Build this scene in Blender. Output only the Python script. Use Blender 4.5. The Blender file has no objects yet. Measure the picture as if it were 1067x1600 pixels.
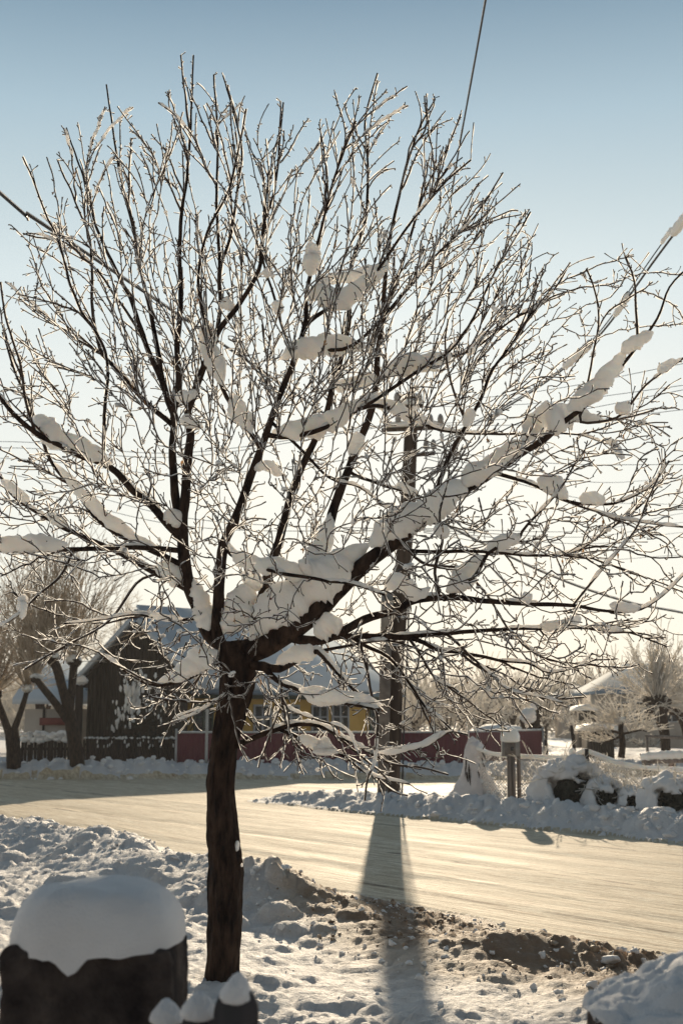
import bpy, math, random
import numpy as np
from mathutils import Vector, noise as mnoise

random.seed(7); rng = np.random.default_rng(7)
scene = bpy.context.scene
COL = scene.collection

# ---------------------------------------------------------------- camera
F = 1900.0; CAMZ = 1.8; PITCH = math.atan(320 / F)
cam = bpy.data.cameras.new('camera'); camo = bpy.data.objects.new('camera', cam); COL.objects.link(camo)
cam.sensor_fit = 'AUTO'; cam.sensor_width = 36.0; cam.lens = 36.0 * F / 1600.0
cam.clip_start = 0.05; cam.clip_end = 5000
camo.location = (0, 0, CAMZ); camo.rotation_euler = (math.pi / 2 + PITCH, 0, 0)
cam.dof.use_dof = True; cam.dof.focus_distance = 7.9; cam.dof.aperture_fstop = 4.0
scene.camera = camo

# ---------------------------------------------------------------- light
SUN_EL = math.radians(16.0); SUN_AZ = math.radians(3.0)      # azimuth measured from +Y towards +X
w = bpy.data.worlds.new('World'); scene.world = w; w.use_nodes = True
nt = w.node_tree; bg = nt.nodes['Background']
sky = nt.nodes.new('ShaderNodeTexSky'); sky.sky_type = 'NISHITA'; sky.sun_disc = False
sky.sun_elevation = SUN_EL; sky.sun_rotation = SUN_AZ
sky.air_density = 1.1; sky.dust_density = 0.35; sky.ozone_density = 1.6; sky.altitude = 100
def lin(c): return tuple((v / 255 / 12.92) if v / 255 < 0.04045 else ((v / 255 + 0.055) / 1.055) ** 2.4 for v in c)
wtc = nt.nodes.new('ShaderNodeTexCoord'); wsx = nt.nodes.new('ShaderNodeSeparateXYZ'); nt.links.new(wtc.outputs['Generated'], wsx.inputs[0])
rmp = nt.nodes.new('ShaderNodeValToRGB'); el_ = rmp.color_ramp.elements
stops = [(0.0, (240, 237, 226)), (0.06, (240, 238, 228)), (0.17, (236, 237, 229)), (0.27, (230, 235, 231)), (0.34, (216, 228, 229)), (0.40, (194, 211, 216)), (0.46, (170, 194, 206)), (0.54, (122, 151, 171)), (0.75, (84, 110, 128)), (1.0, (70, 92, 110))]
el_[0].position = 0; el_[0].color = (*lin(stops[0][1]), 1); el_[1].position = 1; el_[1].color = (*lin(stops[-1][1]), 1)
for p_, c_ in stops[1:-1]: q_ = el_.new(p_); q_.color = (*lin(c_), 1)
nt.links.new(wsx.outputs[2], rmp.inputs[0])
azm = nt.nodes.new('ShaderNodeMapRange'); azm.inputs[1].default_value = -0.6; azm.inputs[2].default_value = 0.95; azm.inputs[3].default_value = 2.6; azm.inputs[4].default_value = 7.8
nt.links.new(wsx.outputs[1], azm.inputs[0])
vs = nt.nodes.new('ShaderNodeVectorMath'); vs.operation = 'SCALE'; nt.links.new(rmp.outputs[0], vs.inputs[0]); nt.links.new(azm.outputs[0], vs.inputs['Scale'])
scl = nt.nodes.new('ShaderNodeMix'); scl.data_type = 'RGBA'; scl.blend_type = 'MULTIPLY'; scl.inputs[0].default_value = 1.0; scl.inputs[7].default_value = (0.13, 0.12, 0.11, 1)
nt.links.new(sky.outputs[0], scl.inputs[6])
wad = nt.nodes.new('ShaderNodeVectorMath'); wad.operation = 'ADD'; nt.links.new(vs.outputs[0], wad.inputs[0]); nt.links.new(scl.outputs[2], wad.inputs[1])
nt.links.new(wad.outputs[0], bg.inputs[0]); bg.inputs[1].default_value = 0.1
sl = bpy.data.lights.new('sun', 'SUN'); so = bpy.data.objects.new('sun', sl); COL.objects.link(so)
sl.energy = 4.9; sl.angle = math.radians(0.5); sl.color = (1.0, 0.83, 0.60)
sd = Vector((math.sin(SUN_AZ) * math.cos(SUN_EL), math.cos(SUN_AZ) * math.cos(SUN_EL), math.sin(SUN_EL)))
so.rotation_euler = sd.to_track_quat('Z', 'Y').to_euler(); so.location = (2, 30, 20)
scene.view_settings.view_transform = 'Standard'; scene.view_settings.look = 'None'
scene.view_settings.exposure = 0.32; scene.view_settings.gamma = 1.0
scene.cycles.max_bounces = 8; scene.cycles.volume_bounces = 0
scene.cycles.transparent_max_bounces = 12

CA, SA = math.cos(PITCH), math.sin(PITCH)
def ray(px, py):
    u = (px - 533.5) / F; v = (800 - py) / F
    return u, CA - SA * v, SA + CA * v
def P(px, py, Y):
    a, b, c = ray(px, py); s = Y / b
    return np.array([a * s, Y, CAMZ + c * s])
def G(px, py, z=0.0):
    a, b, c = ray(px, py); s = (z - CAMZ) / c
    return np.array([a * s, b * s, z])
def pxw(wpx, Y): return wpx * Y / F
def proj(p):
    d = np.asarray(p) - np.array([0, 0, CAMZ])
    f = d[..., 1] * CA + d[..., 2] * SA; up = -d[..., 1] * SA + d[..., 2] * CA
    return 533.5 + F * d[..., 0] / f, 800 - F * up / f

# ---------------------------------------------------------------- mesh helpers
class MB:
    def __init__(s): s.v = []; s.n = 0; s.f = {}
    def add(s, v, faces):
        v = np.asarray(v, dtype=np.float64).reshape(-1, 3)
        for f in faces:
            f = np.asarray(f, dtype=np.int64)
            if f.ndim == 1: f = f.reshape(1, -1)
            s.f.setdefault(f.shape[1], []).append(f + s.n)
        s.v.append(v); s.n += len(v)
    def box(s, c, d, rz=0.0, taper=1.0):
        x, y, z = d[0] / 2, d[1] / 2, d[2] / 2
        v = np.array([[-x, -y, -z], [x, -y, -z], [x, y, -z], [-x, y, -z], [-x * taper, -y * taper, z], [x * taper, -y * taper, z], [x * taper, y * taper, z], [-x * taper, y * taper, z]])
        ca, sa = math.cos(rz), math.sin(rz)
        v = v @ np.array([[ca, sa, 0], [-sa, ca, 0], [0, 0, 1]]) + np.array(c)
        s.add(v, [np.array([[0, 3, 2, 1], [4, 5, 6, 7], [0, 1, 5, 4], [1, 2, 6, 5], [2, 3, 7, 6], [3, 0, 4, 7]])])
    def prism(s, poly, off):
        poly = np.asarray(poly, float); n = len(poly); off = np.asarray(off, float)
        fs = [np.arange(n)[::-1], np.arange(n) + n]
        side = np.array([[i, (i + 1) % n, (i + 1) % n + n, i + n] for i in range(n)])
        s.add(np.vstack([poly, poly + off]), fs + [side])
    def tube(s, pts, rad, k=5, cap=True, sq=(1, 1)):
        pts = np.asarray(pts, float); n = len(pts)
        rad = np.broadcast_to(np.asarray(rad, float), (n,))
        t = np.gradient(pts, axis=0); t /= np.linalg.norm(t, axis=1)[:, None] + 1e-9
        m = t.mean(0); ref = np.array([0, 0, 1.0]) if abs(m[2]) < 0.8 * np.linalg.norm(m) + 1e-9 else np.array([1.0, 0, 0])
        a = np.cross(t, ref); a /= np.linalg.norm(a, axis=1)[:, None] + 1e-9
        b = np.cross(a, t)
        th = np.arange(k) * 2 * math.pi / k
        v = pts[:, None, :] + rad[:, None, None] * (np.cos(th)[None, :, None] * a[:, None, :] * sq[0] + np.sin(th)[None, :, None] * b[:, None, :] * sq[1])
        i = np.arange(n - 1)[:, None] * k; j = np.arange(k)[None, :]; j2 = (j + 1) % k
        q = np.stack([i + j, i + j2, i + k + j2, i + k + j], -1).reshape(-1, 4)
        fs = [q]
        if cap: fs += [np.arange(k)[::-1], np.arange(k) + (n - 1) * k]
        s.add(v.reshape(-1, 3), fs)
    def build(s, name, mat, parent=None, smooth=True, attr=None):
        me = bpy.data.meshes.new(name)
        if s.n:
            V = np.concatenate(s.v); me.vertices.add(len(V)); me.vertices.foreach_set('co', V.ravel())
            loops = []; tot = []
            for k, fl in s.f.items():
                f = np.concatenate(fl); loops.append(f.ravel()); tot.append(np.full(len(f), k))
            loops = np.concatenate(loops); tot = np.concatenate(tot)
            me.loops.add(len(loops)); me.loops.foreach_set('vertex_index', loops.astype(np.int32))
            me.polygons.add(len(tot)); st = np.concatenate([[0], np.cumsum(tot)[:-1]])
            me.polygons.foreach_set('loop_start', st.astype(np.int32)); me.polygons.foreach_set('loop_total', tot.astype(np.int32))
            me.update(calc_edges=True); me.validate()
            if smooth: me.polygons.foreach_set('use_smooth', np.ones(len(me.polygons), dtype=bool))
            if attr is not None:
                a = me.attributes.new('dirt', 'FLOAT', 'POINT'); a.data.foreach_set('value', attr.astype(np.float32))
        me.materials.append(mat)
        o = bpy.data.objects.new(name, me); COL.objects.link(o)
        if parent is not None:
            o.parent = parent; o.matrix_parent_inverse = parent.matrix_world.inverted() if False else o.matrix_parent_inverse
            o.location = -Vector(parent.location)
        return o
def thing(name, label, cat, loc=(0, 0, 0), group=None):
    o = bpy.data.objects.new(name, None); COL.objects.link(o); o.location = tuple(float(c) for c in loc); o.empty_display_size = 0.2
    o['label'] = label; o['category'] = cat
    if group: o['group'] = group
    return o
def tag(o, label, cat, group=None, kind=None):
    o['label'] = label; o['category'] = cat
    if group: o['group'] = group
    if kind: o['kind'] = kind
    return o
def copy_thing(root, loc, label):
    r = root.copy(); COL.objects.link(r); r.location = tuple(float(c) for c in loc); r['label'] = label
    for ch in list(root.children):
        c = ch.copy(); COL.objects.link(c); c.parent = r
        for g in list(ch.children):
            d = g.copy(); COL.objects.link(d); d.parent = c
    return r
def smoothpath(pts, n):
    pts = np.asarray(pts, float)
    if len(pts) < 3:
        return np.array([pts[0] + (pts[-1] - pts[0]) * t for t in np.linspace(0, 1, n)])
    d = np.concatenate([[0], np.cumsum(np.linalg.norm(np.diff(pts, axis=0), axis=1))])
    e = np.vstack([2 * pts[0] - pts[1], pts, 2 * pts[-1] - pts[-2]])
    out = []
    for t in np.linspace(0, d[-1], n):
        i = min(max(np.searchsorted(d, t, side='right') - 1, 0), len(pts) - 2)
        u = (t - d[i]) / (d[i + 1] - d[i] + 1e-12)
        p0, p1, p2, p3 = e[i], e[i + 1], e[i + 2], e[i + 3]
        out.append(0.5 * ((2 * p1) + (p2 - p0) * u + (2 * p0 - 5 * p1 + 4 * p2 - p3) * u * u + (3 * p1 - p0 - 3 * p2 + p3) * u ** 3))
    return np.array(out)

_T = rng.random((256, 256))
def vn(x, y, s=0):
    x = np.asarray(x, float) + s * 17.3; y = np.asarray(y, float) + s * 9.7
    xi = np.floor(x).astype(int); yi = np.floor(y).astype(int); fx = x - xi; fy = y - yi
    fx = fx * fx * (3 - 2 * fx); fy = fy * fy * (3 - 2 * fy)
    a = _T[xi % 256, yi % 256]; b = _T[(xi + 1) % 256, yi % 256]; c = _T[xi % 256, (yi + 1) % 256]; d = _T[(xi + 1) % 256, (yi + 1) % 256]
    return (a * (1 - fx) + b * fx) * (1 - fy) + (c * (1 - fx) + d * fx) * fy
def fbm(x, y, o=4, s=0):
    r = 0; a = 0.5; t = 0
    for i in range(o): r = r + a * vn(x * 2 ** i, y * 2 ** i, s + i); t += a; a *= 0.5
    return r / t
def clod(x, y, s=0, dens=0.7):
    """bumps of random radius, one per unit cell"""
    xi = np.floor(x).astype(int); yi = np.floor(y).astype(int); h = np.zeros_like(x)
    for di in (-1, 0, 1):
        for dj in (-1, 0, 1):
            a = (xi + di + s * 31) % 256; b = (yi + dj + s * 57) % 256
            cx = xi + di + 0.2 + 0.6 * _T[a, b]; cy = yi + dj + 0.2 + 0.6 * _T[(a + 91) % 256, (b + 13) % 256]
            r = 0.2 + 0.5 * _T[(a + 37) % 256, (b + 71) % 256] ** 1.5; on = _T[(a + 5) % 256, (b + 150) % 256] < dens
            d2 = (x - cx) ** 2 + (y - cy) ** 2
            h = np.maximum(h, np.where(on, np.sqrt(np.maximum(r * r - d2, 0)), 0))
    return h
def sstep(a, b, x):
    t = np.clip((x - a) / (b - a), 0, 1); return t * t * (3 - 2 * t)

# ---------------------------------------------------------------- materials
def newmat(name):
    m = bpy.data.materials.new(name); m.use_nodes = True
    return m, m.node_tree, m.node_tree.nodes['Principled BSDF']
def pmat(name, c1, c2, scale=5, rough=0.7, bump=0.3, bscale=None, bdist=0.01, sss=0.0, sr=0.02, stretch=None, transl=0.0, spec=0.5, detail=6, contrast=(0.35, 0.65), metal=0.0):
    m, t, p = newmat(name); N = t.nodes; L = t.links
    tc = N.new('ShaderNodeTexCoord'); mp = N.new('ShaderNodeMapping'); L.new(tc.outputs['Object'], mp.inputs[0])
    if stretch: mp.inputs['Scale'].default_value = stretch
    n = N.new('ShaderNodeTexNoise'); n.inputs['Scale'].default_value = scale; n.inputs['Detail'].default_value = detail
    L.new(mp.outputs[0], n.inputs[0])
    r = N.new('ShaderNodeValToRGB'); r.color_ramp.elements[0].position = contrast[0]; r.color_ramp.elements[1].position = contrast[1]
    r.color_ramp.elements[0].color = (*c1, 1); r.color_ramp.elements[1].color = (*c2, 1)
    L.new(n.outputs[0], r.inputs[0]); L.new(r.outputs[0], p.inputs['Base Color'])
    p.inputs['Roughness'].default_value = rough; p.inputs['Specular IOR Level'].default_value = spec; p.inputs['Metallic'].default_value = metal
    if bump:
        b = N.new('ShaderNodeBump'); b.inputs['Strength'].default_value = bump; b.inputs['Distance'].default_value = bdist
        n2 = N.new('ShaderNodeTexNoise'); n2.inputs['Scale'].default_value = bscale or scale * 3; n2.inputs['Detail'].default_value = 6
        L.new(mp.outputs[0], n2.inputs[0]); L.new(n2.outputs[0], b.inputs['Height']); L.new(b.outputs[0], p.inputs['Normal'])
    if sss:
        p.inputs['Subsurface Weight'].default_value = sss; p.inputs['Subsurface Radius'].default_value = (1.0, 0.9, 0.8); p.inputs['Subsurface Scale'].default_value = sr
    if transl:
        tr = N.new('ShaderNodeBsdfTranslucent'); L.new(r.outputs[0], tr.inputs[0]); mx = N.new('ShaderNodeMixShader'); mx.inputs[0].default_value = transl
        L.new(p.outputs[0], mx.inputs[1]); L.new(tr.outputs[0], mx.inputs[2]); L.new(mx.outputs[0], N['Material Output'].inputs[0])
    return m
M = {}
M['bark'] = pmat('dark_bark', (0.010, 0.006, 0.006), (0.062, 0.038, 0.027), 22, 0.85, 1.0, 45, 0.03, stretch=(1, 1, 0.3), spec=0.2)
M['twig'] = pmat('twig_bark', (0.035, 0.023, 0.018), (0.08, 0.05, 0.037), 30, 0.7, 0, spec=0.3)
M['frost'] = pmat('hoar_frost', (0.90, 0.89, 0.88), (0.95, 0.94, 0.93), 60, 0.4, 0, transl=0.72)
M['seed'] = pmat('dry_seed_bract', (0.25, 0.12, 0.05), (0.5, 0.3, 0.15), 20, 0.7, 0, transl=0.5)
M['snow'] = pmat('fresh_snow', (0.89, 0.865, 0.83), (0.94, 0.92, 0.89), 6, 0.7, 0.4, 45, 0.012, sss=0.8, sr=0.07, spec=0.2)
M['snow_far'] = pmat('settled_snow', (0.76, 0.74, 0.74), (0.84, 0.82, 0.81), 3, 0.75, 0.35, 12, 0.04, spec=0.2)
M['cap'] = pmat('soft_cap_snow', (0.72, 0.69, 0.69), (0.79, 0.76, 0.76), 8, 0.7, 0.8, 170, 0.006, sss=0.15, sr=0.02, spec=0.3)
M['stone'] = pmat('rough_pillar_concrete', (0.024, 0.018, 0.018), (0.09, 0.07, 0.062), 9, 0.95, 1.0, 45, 0.02, spec=0.2)
M['picket'] = pmat('dark_painted_picket', (0.012, 0.010, 0.014), (0.03, 0.022, 0.028), 20, 0.5, 0.3, 60, 0.003, stretch=(1, 1, 0.2))
M['polewood'] = pmat('weathered_pole_wood', (0.05, 0.035, 0.028), (0.12, 0.09, 0.07), 8, 0.85, 0.6, 30, 0.01, stretch=(1, 1, 0.12), spec=0.2)
M['concrete'] = pmat('pole_concrete', (0.13, 0.11, 0.10), (0.24, 0.21, 0.19), 6, 0.9, 0.4, 30, 0.01)
M['barn'] = pmat('weathered_barn_boards', (0.018, 0.014, 0.013), (0.06, 0.05, 0.043), 5, 0.9, 0.5, 20, 0.01, stretch=(4, 4, 0.25), spec=0.2)
M['darkwood'] = pmat('dark_fence_wood', (0.018, 0.013, 0.014), (0.05, 0.038, 0.035), 5, 0.9, 0.5, 20, 0.01, stretch=(3, 3, 0.3), spec=0.2)
M['greywood'] = pmat('grey_weathered_wood', (0.16, 0.13, 0.115), (0.3, 0.25, 0.22), 6, 0.85, 0.4, 30, 0.005, stretch=(3, 3, 0.3))
M['red'] = pmat('maroon_sheet_metal', (0.095, 0.002, 0.020), (0.12, 0.004, 0.027), 1.5, 0.45, 0.0, spec=0.4)
M['paint'] = pmat('pale_painted_metal', (0.4, 0.4, 0.4), (0.5, 0.5, 0.5), 5, 0.5, 0)
M['yellow'] = pmat('ochre_plaster', (0.50, 0.29, 0.05), (0.60, 0.36, 0.08), 1.2, 0.85, 0.2, 10, 0.01)
M['cream'] = pmat('cream_plaster', (0.42, 0.36, 0.31), (0.52, 0.46, 0.40), 1.2, 0.85, 0.2, 10, 0.01)
M['glass'] = pmat('dark_window_glass', (0.03, 0.035, 0.04), (0.05, 0.055, 0.06), 2, 0.12, 0)
M['white'] = pmat('white_window_frame', (0.35, 0.36, 0.38), (0.45, 0.45, 0.47), 4, 0.5, 0)
M['green'] = pmat('dark_green_paint', (0.02, 0.045, 0.03), (0.035, 0.07, 0.045), 4, 0.5, 0)
M['bluero'] = pmat('frosted_blue_roof', (0.11, 0.18, 0.25), (0.20, 0.28, 0.36), 2.5, 0.85, 0.2, 10, 0.02)
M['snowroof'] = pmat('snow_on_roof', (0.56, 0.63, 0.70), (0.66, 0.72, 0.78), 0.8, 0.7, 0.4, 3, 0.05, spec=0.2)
M['willow'] = pmat('willow_shoots', (0.36, 0.28, 0.20), (0.78, 0.70, 0.60), 3, 0.7, 0, transl=0.35)
M['frosttwig'] = pmat('frosted_twigs', (0.76, 0.72, 0.66), (0.92, 0.89, 0.85), 3, 0.6, 0, transl=0.6)
M['farfrost'] = pmat('far_frosted_twigs', (0.66, 0.62, 0.56), (0.84, 0.80, 0.74), 2, 0.7, 0, transl=0.55)
M['wire'] = pmat('cable_rubber', (0.03, 0.03, 0.035), (0.05, 0.05, 0.055), 3, 0.5, 0)
M['alu'] = pmat('bare_conductor', (0.10, 0.12, 0.15), (0.16, 0.18, 0.21), 3, 0.5, 0)
M['ceramic'] = pmat('insulator_ceramic', (0.25, 0.22, 0.2), (0.4, 0.37, 0.34), 5, 0.25, 0)
M['chain'] = pmat('frosted_chain_link', (0.5, 0.47, 0.42), (0.75, 0.72, 0.68), 4, 0.6, 0, transl=0.3)
M['meter'] = pmat('grey_meter_box', (0.22, 0.21, 0.20), (0.30, 0.29, 0.28), 4, 0.5, 0)
M['leaf'] = pmat('dark_shrub_leaf', (0.018, 0.02, 0.016), (0.04, 0.042, 0.032), 5, 0.8, 0)
M['rust'] = pmat('reddish_brown_board', (0.16, 0.03, 0.025), (0.22, 0.045, 0.035), 3, 0.7, 0.2)

def ground_mat():
    m, t, p = newmat('trodden_snow'); N = t.nodes; L = t.links
    tc = N.new('ShaderNodeTexCoord')
    at = N.new('ShaderNodeAttribute'); at.attribute_name = 'dirt'
    n = N.new('ShaderNodeTexNoise'); n.inputs['Scale'].default_value = 9; n.inputs['Detail'].default_value = 8; n.inputs['Roughness'].default_value = 0.7
    L.new(tc.outputs['Object'], n.inputs[0])
    ad = N.new('ShaderNodeMath'); ad.operation = 'MULTIPLY_ADD'; ad.inputs[1].default_value = 1.2; ad.inputs[2].default_value = -0.6
    L.new(n.outputs[0], ad.inputs[0])
    s = N.new('ShaderNodeMath'); s.operation = 'ADD'; L.new(at.outputs['Fac'], s.inputs[0]); L.new(ad.outputs[0], s.inputs[1])
    cl = N.new('ShaderNodeMath'); cl.operation = 'MULTIPLY'; cl.use_clamp = True; L.new(s.outputs[0], cl.inputs[0]); L.new(at.outputs['Fac'], cl.inputs[1])
    r = N.new('ShaderNodeValToRGB'); e = r.color_ramp.elements
    e[0].position = 0; e[0].color = (0.74, 0.71, 0.70, 1); e[1].position = 0.95; e[1].color = (0.28, 0.19, 0.125, 1)
    q = r.color_ramp.elements.new(0.35); q.color = (0.54, 0.45, 0.37, 1)
    L.new(cl.outputs[0], r.inputs[0]); L.new(r.outputs[0], p.inputs['Base Color'])
    p.inputs['Roughness'].default_value = 0.7; p.inputs['Specular IOR Level'].default_value = 0.3
    p.inputs['Subsurface Weight'].default_value = 0.25; p.inputs['Subsurface Radius'].default_value = (1, 0.85, 0.7); p.inputs['Subsurface Scale'].default_value = 0.02
    b = N.new('ShaderNodeBump'); b.inputs['Strength'].default_value = 0.9; b.inputs['Distance'].default_value = 0.03
    n2 = N.new('ShaderNodeTexNoise'); n2.inputs['Scale'].default_value = 34; n2.inputs['Detail'].default_value = 10; n2.inputs['Roughness'].default_value = 0.65
    L.new(tc.outputs['Object'], n2.inputs[0]); L.new(n2.outputs[0], b.inputs['Height']); L.new(b.outputs[0], p.inputs['Normal'])
    return m
M['ground'] = ground_mat()

# ---------------------------------------------------------------- road frame
NL, NR = G(0, 1303), G(1067, 1497); FL, FR = G(440, 1252), G(1067, 1330)
dr = (NR - NL)[:2]; dr /= np.linalg.norm(dr)          # along the near edge
nr = np.array([-dr[1], dr[0]]);
if nr[1] < 0: nr = -nr
def road_n(x, y): return (x - NL[0]) * nr[0] + (y - NL[1]) * nr[1]
def road_s(x, y): return (x - NL[0]) * dr[0] + (y - NL[1]) * dr[1]
WID = 0.5 * (road_n(FL[0], FL[1]) + road_n(FR[0], FR[1])); SJ = road_s(FL[0], FL[1])
print('road', NL, NR, FL, FR, 'dir', dr, 'n', nr, 'width', road_n(FL[0], FL[1]), road_n(FR[0], FR[1]), 'SJ', SJ)
ROT = math.atan2(dr[1], dr[0])

def road_mat():
    m, t, p = newmat('packed_icy_snow'); N = t.nodes; L = t.links
    tc = N.new('ShaderNodeTexCoord'); vr = N.new('ShaderNodeMapping'); vr.inputs['Rotation'].default_value = (0, 0, -ROT)
    L.new(tc.outputs['Object'], vr.inputs[0])
    def nz(sc, scale, det=6, ro=0.6):
        mp = N.new('ShaderNodeMapping'); mp.inputs['Scale'].default_value = sc; L.new(vr.outputs[0], mp.inputs[0])
        n = N.new('ShaderNodeTexNoise'); n.inputs['Scale'].default_value = scale; n.inputs['Detail'].default_value = det; n.inputs['Roughness'].default_value = ro
        L.new(mp.outputs[0], n.inputs[0]); return n
    a = nz((0.10, 1.6, 1), 1.6); r = N.new('ShaderNodeValToRGB'); e = r.color_ramp.elements
    e[0].position = 0.33; e[0].color = (0.68, 0.60, 0.46, 1); e[1].position = 0.66; e[1].color = (0.87, 0.82, 0.71, 1)
    L.new(a.outputs[0], r.inputs[0])
    b = nz((0.12, 2.2, 1), 3.5, 8, 0.7); r2 = N.new('ShaderNodeValToRGB'); e = r2.color_ramp.elements
    e[0].position = 0.57; e[0].color = (1, 1, 1, 1); e[1].position = 0.66; e[1].color = (0.55, 0.45, 0.36, 1)
    L.new(b.outputs[0], r2.inputs[0])
    g = nz((0.5, 2.0, 1), 30, 4); r3 = N.new('ShaderNodeValToRGB'); e = r3.color_ramp.elements
    e[0].position = 0.60; e[0].color = (1, 1, 1, 1); e[1].position = 0.76; e[1].color = (0.7, 0.62, 0.55, 1)
    L.new(g.outputs[0], r3.inputs[0])
    m1 = N.new('ShaderNodeMix'); m1.data_type = 'RGBA'; m1.blend_type = 'MULTIPLY'; m1.inputs[0].default_value = 1
    L.new(r.outputs[0], m1.inputs[6]); L.new(r2.outputs[0], m1.inputs[7])
    m2 = N.new('ShaderNodeMix'); m2.data_type = 'RGBA'; m2.blend_type = 'MULTIPLY'; m2.inputs[0].default_value = 1
    L.new(m1.outputs[2], m2.inputs[6]); L.new(r3.outputs[0], m2.inputs[7])
    h_ = nz((0.16, 1.3, 1), 11, 6, 0.65); r4 = N.new('ShaderNodeValToRGB'); e = r4.color_ramp.elements
    e[0].position = 0.38; e[0].color = (1.08, 1.06, 1.02, 1); e[1].position = 0.68; e[1].color = (0.66, 0.57, 0.47, 1); L.new(h_.outputs[0], r4.inputs[0])
    m3 = N.new('ShaderNodeMix'); m3.data_type = 'RGBA'; m3.blend_type = 'MULTIPLY'; m3.inputs[0].default_value = 1; L.new(m2.outputs[2], m3.inputs[6]); L.new(r4.outputs[0], m3.inputs[7])
    sx = N.new('ShaderNodeSeparateXYZ'); L.new(vr.outputs[0], sx.inputs[0]); wv = nz((0.25, 0.25, 1), 1.1, 5, 0.6); brk = nz((0.5, 0.5, 1), 2.2, 5, 0.7); last = m3.outputs[2]
    def mth(op, a, b):
        n = N.new('ShaderNodeMath'); n.operation = op
        for i_, z in enumerate((a, b)):
            if isinstance(z, (int, float)): n.inputs[i_].default_value = z
            elif z is not None: L.new(z, n.inputs[i_])
        return n.outputs[0]
    for (gx_, gy_), wl in (((700, 1345), .05), ((850, 1315), .04), ((760, 1352), .03), ((900, 1435), .04)):
        g_ = G(gx_, gy_); y0 = float(g_[0] * nr[0] + g_[1] * nr[1])
        dlt = mth('ABSOLUTE', mth('ADD', mth('SUBTRACT', sx.outputs[1], y0), mth('MULTIPLY', mth('SUBTRACT', wv.outputs[0], 0.5), 0.5)), None)
        msk = N.new('ShaderNodeMapRange'); msk.inputs[1].default_value = wl * 1.6; msk.inputs[2].default_value = wl * 0.6; msk.inputs[3].default_value = 0; msk.inputs[4].default_value = 1; L.new(dlt, msk.inputs[0])
        bk = N.new('ShaderNodeMapRange'); bk.inputs[1].default_value = 0.42; bk.inputs[2].default_value = 0.56; L.new(brk.outputs[0], bk.inputs[0])
        fac = mth('MULTIPLY', mth('MULTIPLY', msk.outputs[0], bk.outputs[0]), 0.9)
        mm = N.new('ShaderNodeMix'); mm.data_type = 'RGBA'; L.new(fac, mm.inputs[0]); L.new(last, mm.inputs[6]); mm.inputs[7].default_value = (0.17, 0.12, 0.08, 1); last = mm.outputs[2]
    gr = N.new('ShaderNodeTexNoise'); gr.inputs['Scale'].default_value = 22; gr.inputs['Detail'].default_value = 8; gr.inputs['Roughness'].default_value = 0.8; L.new(tc.outputs['Object'], gr.inputs[0])
    r5 = N.new('ShaderNodeValToRGB'); e = r5.color_ramp.elements; e[0].position = 0.40; e[0].color = (1, 1, 1, 1); e[1].position = 0.66; e[1].color = (0.62, 0.53, 0.44, 1); L.new(gr.outputs[0], r5.inputs[0])
    m5 = N.new('ShaderNodeMix'); m5.data_type = 'RGBA'; m5.blend_type = 'MULTIPLY'; m5.inputs[0].default_value = 0.8; L.new(last, m5.inputs[6]); L.new(r5.outputs[0], m5.inputs[7])
    L.new(m5.outputs[2], p.inputs['Base Color'])
    rr = N.new('ShaderNodeMapRange'); rr.inputs[1].default_value = 0.3; rr.inputs[2].default_value = 0.7; rr.inputs[3].default_value = 0.7; rr.inputs[4].default_value = 0.9
    L.new(a.outputs[0], rr.inputs[0]); L.new(rr.outputs[0], p.inputs['Roughness']); p.inputs['Specular IOR Level'].default_value = 0.22
    b1 = N.new('ShaderNodeBump'); b1.inputs['Strength'].default_value = 0.5; b1.inputs['Distance'].default_value = 0.02; L.new(b.outputs[0], b1.inputs['Height'])
    b2 = N.new('ShaderNodeBump'); b2.inputs['Strength'].default_value = 0.8; b2.inputs['Distance'].default_value = 0.03; L.new(h_.outputs[0], b2.inputs['Height'])
    L.new(b1.outputs[0], b2.inputs['Normal']); L.new(b2.outputs[0], p.inputs['Normal'])
    return m
M['road'] = road_mat()

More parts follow.
